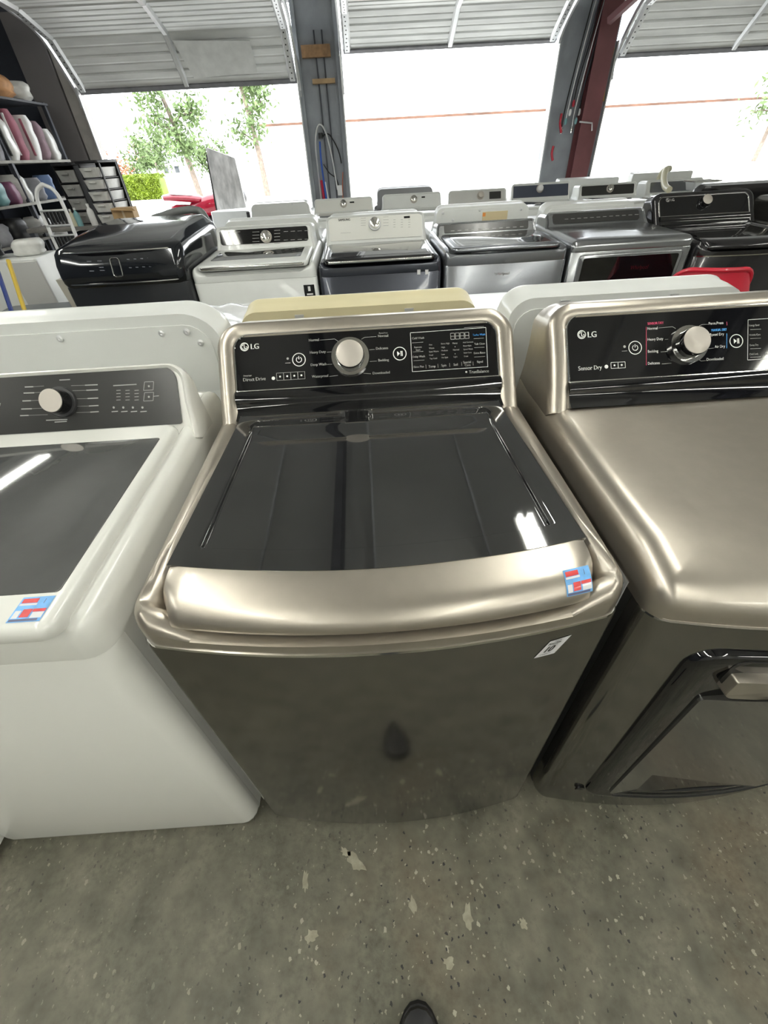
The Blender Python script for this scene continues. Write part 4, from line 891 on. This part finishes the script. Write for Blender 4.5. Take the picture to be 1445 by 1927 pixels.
# flat goods heaped on top of the tall packets: brown wrapped parcel on a top board
G0 = G().box(-.42, .44, -1.28, 1.23, 2.02, 2.04).obj('shelf_board', STEELD, sh, smooth=False)
packet('brown_parcel', 'tan brown parcel on the top board of the left shelf', (-3.98, 6.35, 2.04), .42, .5, .17, ORNG, rz=R(15), cat='parcel')
packet('clear_bag', 'silvery clear bag beside the tan parcel on the top board', (-3.98, 6.85, 2.04), .3, .35, .16, CLEARP, rz=R(30), cat='bag')
g = empty('toy', 'small green and yellow plastic part at the left edge of the upper shelf', 'plastic part', (-3.93, 5.62, 1.5)); G().rbox(-.08, .08, -.04, .04, 0, .05, .02, .01).obj('green_base', GREENP, g); G().tube(crom([(-.05, 0, .04), (-.02, 0, .12), (.04, 0, .1)]), .015, 6).obj('yellow_arm', YEL, g)
# folding hand truck
yh = 4.78; xa, xb = at_x(66, yh, 1.2), at_x(112, yh, 1.2)
ht = empty('hand_truck', 'white tubular folding hand truck with black mesh panels, leaning by the drawers', 'hand truck', ((xa+xb)/2, yh, 0)); hw_ = (xb-xa)/2
fp = crom([(-hw_-.01, -.12, .03), (-hw_, -.04, .6), (-hw_, .0, 1.1), (-hw_+.03, .015, 1.24), (-hw_+.1, .02, 1.29), (hw_-.1, .02, 1.29), (hw_-.03, .015, 1.24), (hw_, .0, 1.1), (hw_, -.04, .6), (hw_+.01, -.12, .03)], 6)
G().tube(fp, .017, 10).obj('frame', PAPER, ht)
for z in (.55, .72, .9, .98, 1.1): G().tube([(-hw_, -.045+.04*(z-.5), z), (hw_, -.045+.04*(z-.5), z)], .009, 8).obj('cross_bar', GALV, ht)
for z0, z1 in ((.56, .71), (.73, .89), (.99, 1.09)):
    for k in range(6):
        x = -hw_+.03+(2*hw_-.06)*k/5; G().box(x-.009, x+.009, -.04+.04*(z0-.5), -.03+.04*(z0-.5), z0, z1).obj('mesh_slat', RUBBER, ht, smooth=False)
for sx in (-1, 1): G().lathe([(0, -.018), (.07, -.018), (.08, -.01), (.08, .01), (.07, .018), (0, .018)], 16).xf(Matrix.Translation((sx*(hw_+.045), -.06, .08)) @ Matrix.Rotation(PI/2, 4, 'Y')).obj('wheel', RUBBER, ht)
G().box(-hw_, hw_, -.34, -.12, .012, .02).obj('toe_plate', GALV, ht, smooth=False)
# white carcass and grey one in front of it
cb = empty('appliance_carcass', 'scuffed white appliance cabinet at the left edge with goods on it', 'cabinet', (-3.18, 3.95, 0), R(6))
G().rbox(-.4, .34, 0, .45, .02, .82, .03, .01).obj('body', WHITE2, cb); G().rbox(.08, .345, -.004, .02, .34, .8, .02, .004).obj('corner_cover', mat('grey_white', (.5, .5, .49), .4), cb)
for sx in (-.34, .28): G().lathe([(0, 0), (.025, 0), (.025, .022), (0, .022)], 8).xf(Matrix.Translation((sx, .1, 0))).obj('foot', RUBBER, cb)
packet('black_bag', 'black shiny bag on the white appliance cabinet', (-3.36, 4.08, .82), .34, .24, .14, mat('black_bag', (.012, .014, .02), .2, coat=.4), rz=R(-10), cat='bag')
packet('clear_bag', 'crumpled clear bag of small parts on the white appliance cabinet', (-3.0, 4.2, .82), .24, .2, .12, CLEARP, rz=R(20), cat='bag')
tag(G().rbox(-3.53, -3.3, 3.85, 3.92, .82, .86, .008, .004).obj('cardboard_strip', CARD), 'brown cardboard strip at the edge of the white cabinet', 'cardboard')
def tote(label, loc, rz, w, d, h, m):
    root = empty('storage_tote', label, 'tote', loc, rz, 'dark totes on the floor at the left')
    G().loft([[(x, y, z) for x, y in rr(-w/2*k, w/2*k, -d/2*k, d/2*k, .04, 4)] for k, z in ((.88, 0), (1, h), (.95, h), (.84, .01))]).obj('tub', m, root)
    G().rbox(-w/2-.02, w/2+.02, -d/2-.02, d/2+.02, h, h+.025, .04, .008).obj('lid', m, root)
    for k in range(5): x = -w*.36+k*w*.18; G().box(x-.012, x+.012, -d/2-.004, -d/2+.03, h*.3, h*.95).obj('rib', m, root, smooth=False)
TOT = mat('grey_tote', (.09, .1, .105), .45)
tote('dark grey tote under another, on the floor at the left edge', (-2.62, 3.35, 0), R(8), .56, .4, .26, TOT)
tote('dark grey tote on top of the stack at the left edge', (-2.64, 3.37, .285), R(4), .54, .4, .24, mat('grey_tote2', (.13, .14, .145), .45))
tag(G().loft([[(x+dx, y, z) for x, y in rr(-2.2, -2.08, 3.2, 3.5, .01, 2)] for z, dx in ((.0, .04), (.78, -.06))]).obj('leaning_panel', mat('beige_panel', (.5, .48, .42), .5)), 'pale beige panel standing beside the black gloss dryer', 'panel')
for m, px0, px1, lb, nm in [(YEL, 18, 66, 'yellow broom handle leaning at the left edge', 'broom_handle'), (BLUEP, -8, 42, 'dark blue broom handle leaning at the left edge', 'broom_handle')]:
    a = Vector((at_x(px0, 2.95, .93), 2.95, .93)); b = Vector((at_x(px1, 2.55, .56), 2.55, .56)); t = b+(b-a)*(.56/.37)*.985
    root = empty(nm, lb, 'broom', (t.x, t.y, 0)); tt = Vector((t.x, t.y, 0))
    G().tube([Vector((0, 0, .06)), a-tt+(a-b)*.05], .013, 8).obj('handle', m, root); G().rbox(-.12, .12, -.03, .03, 0, .06, .02, .01).obj('broom_head', DKGREY, root)
bx = empty('cardboard_box', 'brown cardboard box on the bench end beside the door post', 'box', (at_x(238, 5.3, .95), 5.35, .86), R(8))
G().box(-.11, .1, -.1, .1, 0, .2).obj('box', CARD, bx, smooth=False); G().loft([[(-.11, -.1, .2), (.1, -.1, .2), (.14, -.13, .17), (-.09, -.16, .19)], [(-.11, -.1, .203), (.1, -.1, .203), (.14, -.13, .173), (-.09, -.16, .193)]]).obj('flap', CARD, bx, smooth=False)
G().box(-.01, .01, -.102, -.1, 0, .2).obj('tape', mat('tape', (.6, .5, .35), .3), bx, smooth=False)
bs = empty('side_table', 'low dark stand under the cardboard box by the first door', 'table', (bx.location.x, 5.36, 0)); G().rbox(-.14, .14, -.14, .14, .83, .86, .01, .004).obj('table_top', STEELD, bs)
for sx in (-.12, .12):
    for sy in (-.12, .12): G().box(sx-.015, sx+.015, sy-.015, sy+.015, 0, .83).obj('leg', STEELD, bs, smooth=False)
bottle('cleaner_bottle', 'white cleaner bottle standing before the milky drawers', (at_x(172, 5.56, 1.0), 5.555, .9), .035, .2, PAPER, PAPER)
bottle('spray_can', 'teal can on the workbench beside the hand truck', (at_x(146, 5.56, .98), 5.56, .9), .03, .17, TEAL, PAPER, 'can')
bottle('spray_can', 'cream can on the workbench beside the teal can', (at_x(138, 5.58, .98), 5.57, .9), .028, .16, HOSEC, PAPER, 'can')

# ------------------------------------------------------------------ outside
# weathered board standing on a white appliance
bp_ = empty('appliance_carcass', 'white appliance body outside the first door under the leaning board', 'cabinet', (-2.18, 8.35, 0), R(-10))
G().rbox(-.34, .34, 0, .6, .02, .76, .02, .008).obj('body', WHITE2, bp_); G().box(.29, .345, -.004, .02, .1, .74).obj('corner_trim', DKGREY, bp_, smooth=False)
for sx in (-.28, .28): G().lathe([(0, 0), (.025, 0), (.025, .022), (0, .022)], 8).xf(Matrix.Translation((sx, .1, 0))).obj('foot', RUBBER, bp_)
bd = empty('weathered_board', 'mottled grey weathered board standing upright outside the first door', 'board', (-2.17, 8.5, .768), R(-10))
G().loft([[(-.26, 0, 0), (.26, 0, .02), (.22, .05, .66), (-.2, .06, .8), (-.23, .06, .8)], [(-.26, .03, 0), (.26, .03, .02), (.22, .08, .66), (-.2, .09, .8), (-.23, .09, .8)]]).obj('board_face', PLY, bd, smooth=False)
G().loft([[(-.29, .0, 0), (-.26, .0, 0), (-.235, .06, .72), (-.255, .06, .72)], [(-.29, .03, 0), (-.26, .03, 0), (-.235, .09, .72), (-.255, .09, .72)]]).obj('edge_batten', RUBBER, bd, smooth=False)
# red motorcycle beyond the board
mc = empty('motorcycle', 'red motorcycle parked outside the first door beyond the board', 'motorcycle', (-3.02, 9.55, -.02), R(8))
def lump(sec, n=14): return G().loft([[(x, hy*cos(2*PI*k/n), zc+hz*sin(2*PI*k/n)) for k in range(n)] for x, hy, zc, hz in sec])
lump([(-.62, .02, .96, .02), (-.58, .1, .95, .05), (-.4, .14, .95, .06), (-.15, .16, .93, .07), (.05, .14, .9, .06), (.12, .05, .9, .03)]).obj('tail_fairing', RED2, mc)
lump([(-.15, .05, .8, .05), (.0, .14, .78, .14), (.2, .17, .8, .17), (.45, .16, .84, .15), (.62, .1, .86, .1), (.7, .02, .86, .02)]).obj('tank', RED2, mc)
lump([(-.5, .03, .78, .04), (-.4, .12, .76, .09), (-.1, .16, .7, .13), (.1, .1, .66, .1), (.16, .02, .66, .03)]).obj('side_fairing', RED2, mc)
lump([(-.36, .05, .76, .03), (-.3, .165, .76, .06), (-.12, .165, .72, .09), (-.06, .05, .7, .04)]).obj('side_cover', mat('tan_cover', (.5, .42, .36), .4), mc)
lump([(-.5, .04, 1.0, .01), (-.4, .12, 1.0, .025), (-.1, .13, .97, .03), (.05, .04, .95, .015)]).obj('seat', mat('seat_pale', (.6, .5, .5), .5), mc)
lump([(.5, .06, .9, .06), (.6, .16, .95, .16), (.75, .17, .95, .2), (.86, .08, .9, .12), (.9, .02, .88, .03)]).obj('front_fairing', mat('black_fairing', (.015, .016, .018), .25, coat=.4), mc)
G().loft([[(.68, y, 1.06) for y in (-.12, 0, .12)]+[(.66, y, 1.06) for y in (.12, 0, -.12)], [(.55, y, 1.3-abs(y)) for y in (-.09, 0, .09)]+[(.53, y, 1.3-abs(y)) for y in (.09, 0, -.09)]]).obj('windscreen', mat('dark_screen', (.05, .055, .06), .1, alpha=.8), mc)
G().tube(crom([(.5, -.34, 1.02), (.52, -.2, 1.04), (.55, 0, 1.02), (.52, .2, 1.04), (.5, .34, 1.02)]), .014, 8).obj('handlebar', RUBBER, mc)
for x in (-.55, .78):
    w_ = G().tube([(x+.29*cos(2*PI*k/24), 0, .31+.29*sin(2*PI*k/24)) for k in range(25)], .055, 10).obj('wheel', RUBBER, mc)
    G().lathe([(0, -.03), (.06, -.03), (.06, .03), (0, .03)], 12).xf(Matrix.Translation((x, 0, .31)) @ Matrix.Rotation(PI/2, 4, 'X')).obj('hub', GALV, w_)
    for k in range(5): a = 2*PI*k/5; G().tube([(x, 0, .31), (x+.25*cos(a), 0, .31+.25*sin(a))], .014, 6).obj('spoke', GALV, w_)
for s in (-.07, .07): G().tube([(.6, s, .92), (.78, s, .31)], .022, 8).obj('fork', GALV, mc); G().tube([(-.55, s*1.4, .31), (.05, s, .5)], .02, 8).obj('swing_arm', DKGREY, mc)
lump([(-.15, .1, .45, .1), (.05, .16, .48, .16), (.3, .15, .48, .16), (.4, .05, .5, .08)]).obj('engine', DKGREY, mc)
# foliage
def leaves(n, rnd, pos, size):
    g = G()
    for _ in range(n):
        p = Vector(pos(rnd)); s = size*rnd.uniform(.6, 1.3); a = Vector((rnd.uniform(-1, 1), rnd.uniform(-1, 1), rnd.uniform(-1, 1))).normalized(); b = a.orthogonal().normalized(); c = a.cross(b)
        t = rnd.uniform(0, 6); u = (b*cos(t)+c*sin(t))*s; v = (c*cos(t)-b*sin(t))*s*.5
        g.add([p-u, p+v*.8, p+u, p-v*.8], [(0, 1, 2, 3)])
    return g
def tree(label, x, y, h, cr, n, seed, m=LEAF, size=.2, lean=0.):
    rnd = random.Random(seed); root = empty('tree', label, 'tree', (x, y, -.02), 0, 'trees beyond the yard')
    tp = crom([(0, 0, 0), (.12+lean*.3, 0, h*.3), (.05+lean*.6, .1, h*.6), (lean, 0, h*.92)], 4); k = len(tp)
    G().tube(tp, [.02*h*(1-.8*i/k)+.02 for i in range(k)], 8).obj('trunk', BARK, root)
    cl = []
    for i in range(9):
        t = rnd.uniform(.38, .95); a = rnd.uniform(0, 2*PI); l = cr*(1.1-abs(t-.62)); p0 = Vector(tp[int(t*(k-1))]); p1 = p0+Vector((cos(a)*l, sin(a)*l, rnd.uniform(.05, .5)*l))
        G().tube(crom([p0, (p0+p1)/2+Vector((0, 0, .1*l)), p1], 3), [.05, .045, .04, .035, .03, .02, .015], 5).obj('branch', BARK, root); cl += [(p1, l*.5), ((p0+p1)/2, l*.45), (p0*.35+p1*.65, l*.5)]
    cl.append((Vector(tp[-1]), cr*.5))
    def pos(r):
        c, q = r.choice(cl); return c+Vector((r.gauss(0, .5), r.gauss(0, .5), r.gauss(0, .6)))*q
    leaves(n, rnd, pos, size).obj('foliage', m, root, smooth=False, fix=False)['kind'] = 'stuff'
LEAF2 = mat('pale_leaf', (.105, .16, .055), .6, var=.35, vscale=1)
def px_tree(label, px, y, h, cr, n, seed, m=LEAF, size=.2, lean=0.): tree(label, at_x(px, y, 1.4), y, h, cr, n, seed, m, size, lean)
px_tree('tall loose-leaved tree beyond the red motorcycle', 362, 26, 6.4, 1.15, 2000, 3, LEAF2, .13, -1.1)
px_tree('tree with pale leaves beyond the weathered board', 492, 27, 6.8, 1.05, 1500, 5, LEAF2, .13, -.7)
px_tree('slim tree in the haze left of the tall one', 262, 62, 3.6, 1.5, 1200, 8, LEAF2, .22)
px_tree('round distant tree behind the hedge', 292, 70, 4.2, 2.2, 1500, 9, LEAF2, .25)
px_tree('small distant tree at the edge of the white building', 400, 66, 3.6, 1.8, 1200, 11, LEAF2, .24)
px_tree('dense tree showing at the far right over the white building', 1440, 34, 6.0, 1.3, 900, 12, LEAF2, .2)
rnd = random.Random(4)
hx = at_x(262, 30, .4); he = empty('hedge', 'bright yellow-green clipped hedge across the yard', 'hedge', (hx, 30, -.02))
def hpos(r):
    u, v, w_ = r.uniform(-1.55, 1.5), r.uniform(-.7, .7), r.uniform(0.02, 1.0); f = r.choice((0, 0, 1))
    if f: w_ = 1.0+r.uniform(-.06, .1)
    else: v = -.7+r.uniform(-.05, .08)
    return (u, v, w_)
G().rbox(-1.5, 1.45, -.62, .62, 0, .94, .2, .12).obj('inner_mass', HLEAF, he); leaves(5200, rnd, hpos, .07).obj('foliage', HLEAF, he, smooth=False, fix=False)['kind'] = 'stuff'
fb = empty('shrub', 'flowering orange-tipped shrub behind the hedge', 'shrub', (at_x(226, 31.8, 1.0), 31.8, -.02))
G().tube([(0, 0, 0), (.05, 0, .9)], .05, 6).obj('stem', BARK, fb); leaves(700, rnd, lambda r: (r.gauss(0, .4), r.gauss(0, .3), .4+abs(r.gauss(0.6, .4))), .1).obj('foliage', FLEAF, fb, smooth=False, fix=False)['kind'] = 'stuff'
# white metal building with a rusty eave
bl = empty('building', 'long white metal building with a rusty eave line across the yard', 'building', (0, 44, -.02))
xl = at_x(492, 44, 3.3); ez = CAM.z+(2.56-1.38)*(44+.34)/(25+.34)
G().box(xl, 55, 0, 14, 0, ez).obj('wall', BLDG, bl, smooth=False)
for k in range(20): x = xl+1+k*2.2; G().box(x-.05, x+.05, -.05, 0, 0, ez-.1).obj('wall_rib', BLDG, bl, smooth=False)
G().box(xl-.2, 55, -.25, -.05, ez-.08, ez+.06).obj('eave', RUST, bl, smooth=False)
G().loft([[(xl-.2, -.25, ez+.06), (55, -.25, ez+.06), (55, 7, ez+1.5), (xl-.2, 7, ez+1.5)], [(xl-.2, -.25, ez+.12), (55, -.25, ez+.12), (55, 7, ez+1.56), (xl-.2, 7, ez+1.56)]]).obj('roof', BLDG, bl, smooth=False)
hs = empty('house', 'small distant house with grey roof beyond the yard', 'house', (at_x(322, 75, 1.5), 75, -.02)); G().box(-2, 2, 0, 3, 0, 1.6).obj('wall', BLDG, hs, smooth=False); G().loft([[(-2.3, -.3, 1.6), (2.3, -.3, 1.6), (2.3, 3.3, 1.6), (-2.3, 3.3, 1.6)], [(-1.6, 1.4, 2.6), (1.6, 1.4, 2.6), (1.6, 1.6, 2.6), (-1.6, 1.6, 2.6)]]).obj('roof', mat('house_roof', (.25, .26, .28), .8), hs, smooth=False)
for x in (-1.2, .3): G().box(x, x+.6, -.03, 0, .6, 1.3).obj('window', mat('house_window', (.08, .09, .1), .1), hs, smooth=False)

# ------------------------------------------------------------------ shoe at the viewer's feet
so = empty('shoe', 'black shoe toe at the bottom edge of the picture', 'shoe', (.006, -.63, 0), R(-3))
def shoe_loop(t, z, sc=1.):
    pts = []
    for k in range(28):
        a = 2*PI*k/28; y = cos(a); x = sin(a); w = .052*(1-.18*ss(.2, -.6, y)+.08*ss(0, .6, y)); x = math.copysign(abs(x)**.82, x); pts.append((x*w*sc, .14+y*.14*(sc*.5+.5)*t, z))
    return pts
G().loft([shoe_loop(1, 0), shoe_loop(1.012, .008, 1.03), shoe_loop(1.01, .02, 1.03), shoe_loop(.99, .025, 1.0)]).obj('sole', RUBBER, so)
L = []
for z, sc, dy in ((.022, .98, 0), (.035, .97, 0), (.05, .92, 0)): L.append([(x, y, z+.0) for x, y, _ in shoe_loop(.98, 0, sc)])
for i, lift in enumerate((.058, .066, .072)):
    k = .82-.22*i; L.append([(x*k*.97, .14+(y-.14)*(k*.98)-.012*i, lift+.045*ss(.12, .02, y)*(1+.3*i)) for x, y, _ in shoe_loop(.98, 0, .9)])
G().loft(L).obj('upper', SHOE, so)
G().loft([[(x*.62, .17+(y-.14)*.42, .0665+.012*ss(.2, .12, y)) for x, y, _ in shoe_loop(1, 0)], [(x*.5, .165+(y-.14)*.36, .071+.014*ss(.2, .12, y)) for x, y, _ in shoe_loop(1, 0)]]).obj('tongue', SHOE2, so)
for k in range(4): y = .2-.03*k; G().tube(crom([(-.024, y, .07+.005*k), (0, y+.004, .079+.006*k), (.024, y, .07+.005*k)]), .003, 6).obj('lace', SHOE2, so)

# ------------------------------------------------------------------ neighbour at the left edge and pale spots on the floor
machine('clothes_dryer', 'white machine whose lower corner shows at the left edge of the picture', 'clothes dryer', (-1.409, -.085, 0), body=WHITE, prof=FLAT, con=dict(o=(.5, .95), a=60, hw=.31, vt=.12, r=.04, m=WHITE, panel=(-.28, .28, .01, .1), pm=PANELG, rim=.012))
fl = bpy.data.objects['floor']; rnd = random.Random(21)
SPOT = mat('dried_plaster', (.3, .285, .215), .8, var=.2, vscale=60)
for px, py, rx, ry, a in [(668, 1622, .034, .013, -.7), (650, 1603, .014, .008, -.6), (575, 1658, .007, .02, 0), (777, 1703, .009, .015, .2), (880, 1722, .011, .022, -.1), (586, 1762, .014, .012, 0), (845, 1812, .012, .009, 0), (985, 1738, .008, .01, 0)]:
    p = atz(px, py, 0); n = 18
    pts = []
    for k in range(n):
        t = 2*PI*k/n; r = 1+.35*rnd.uniform(-1, 1); x, y = rx*r*cos(t), ry*r*sin(t); pts.append((p.x+x*cos(a)-y*sin(a), p.y+x*sin(a)+y*cos(a)))
    G().loft([[(x, y, -.001) for x, y in pts], [(p.x+(x-p.x)*.93, p.y+(y-p.y)*.93, .0008) for x, y in pts]]).obj('plaster_spot', SPOT, fl, smooth=False)
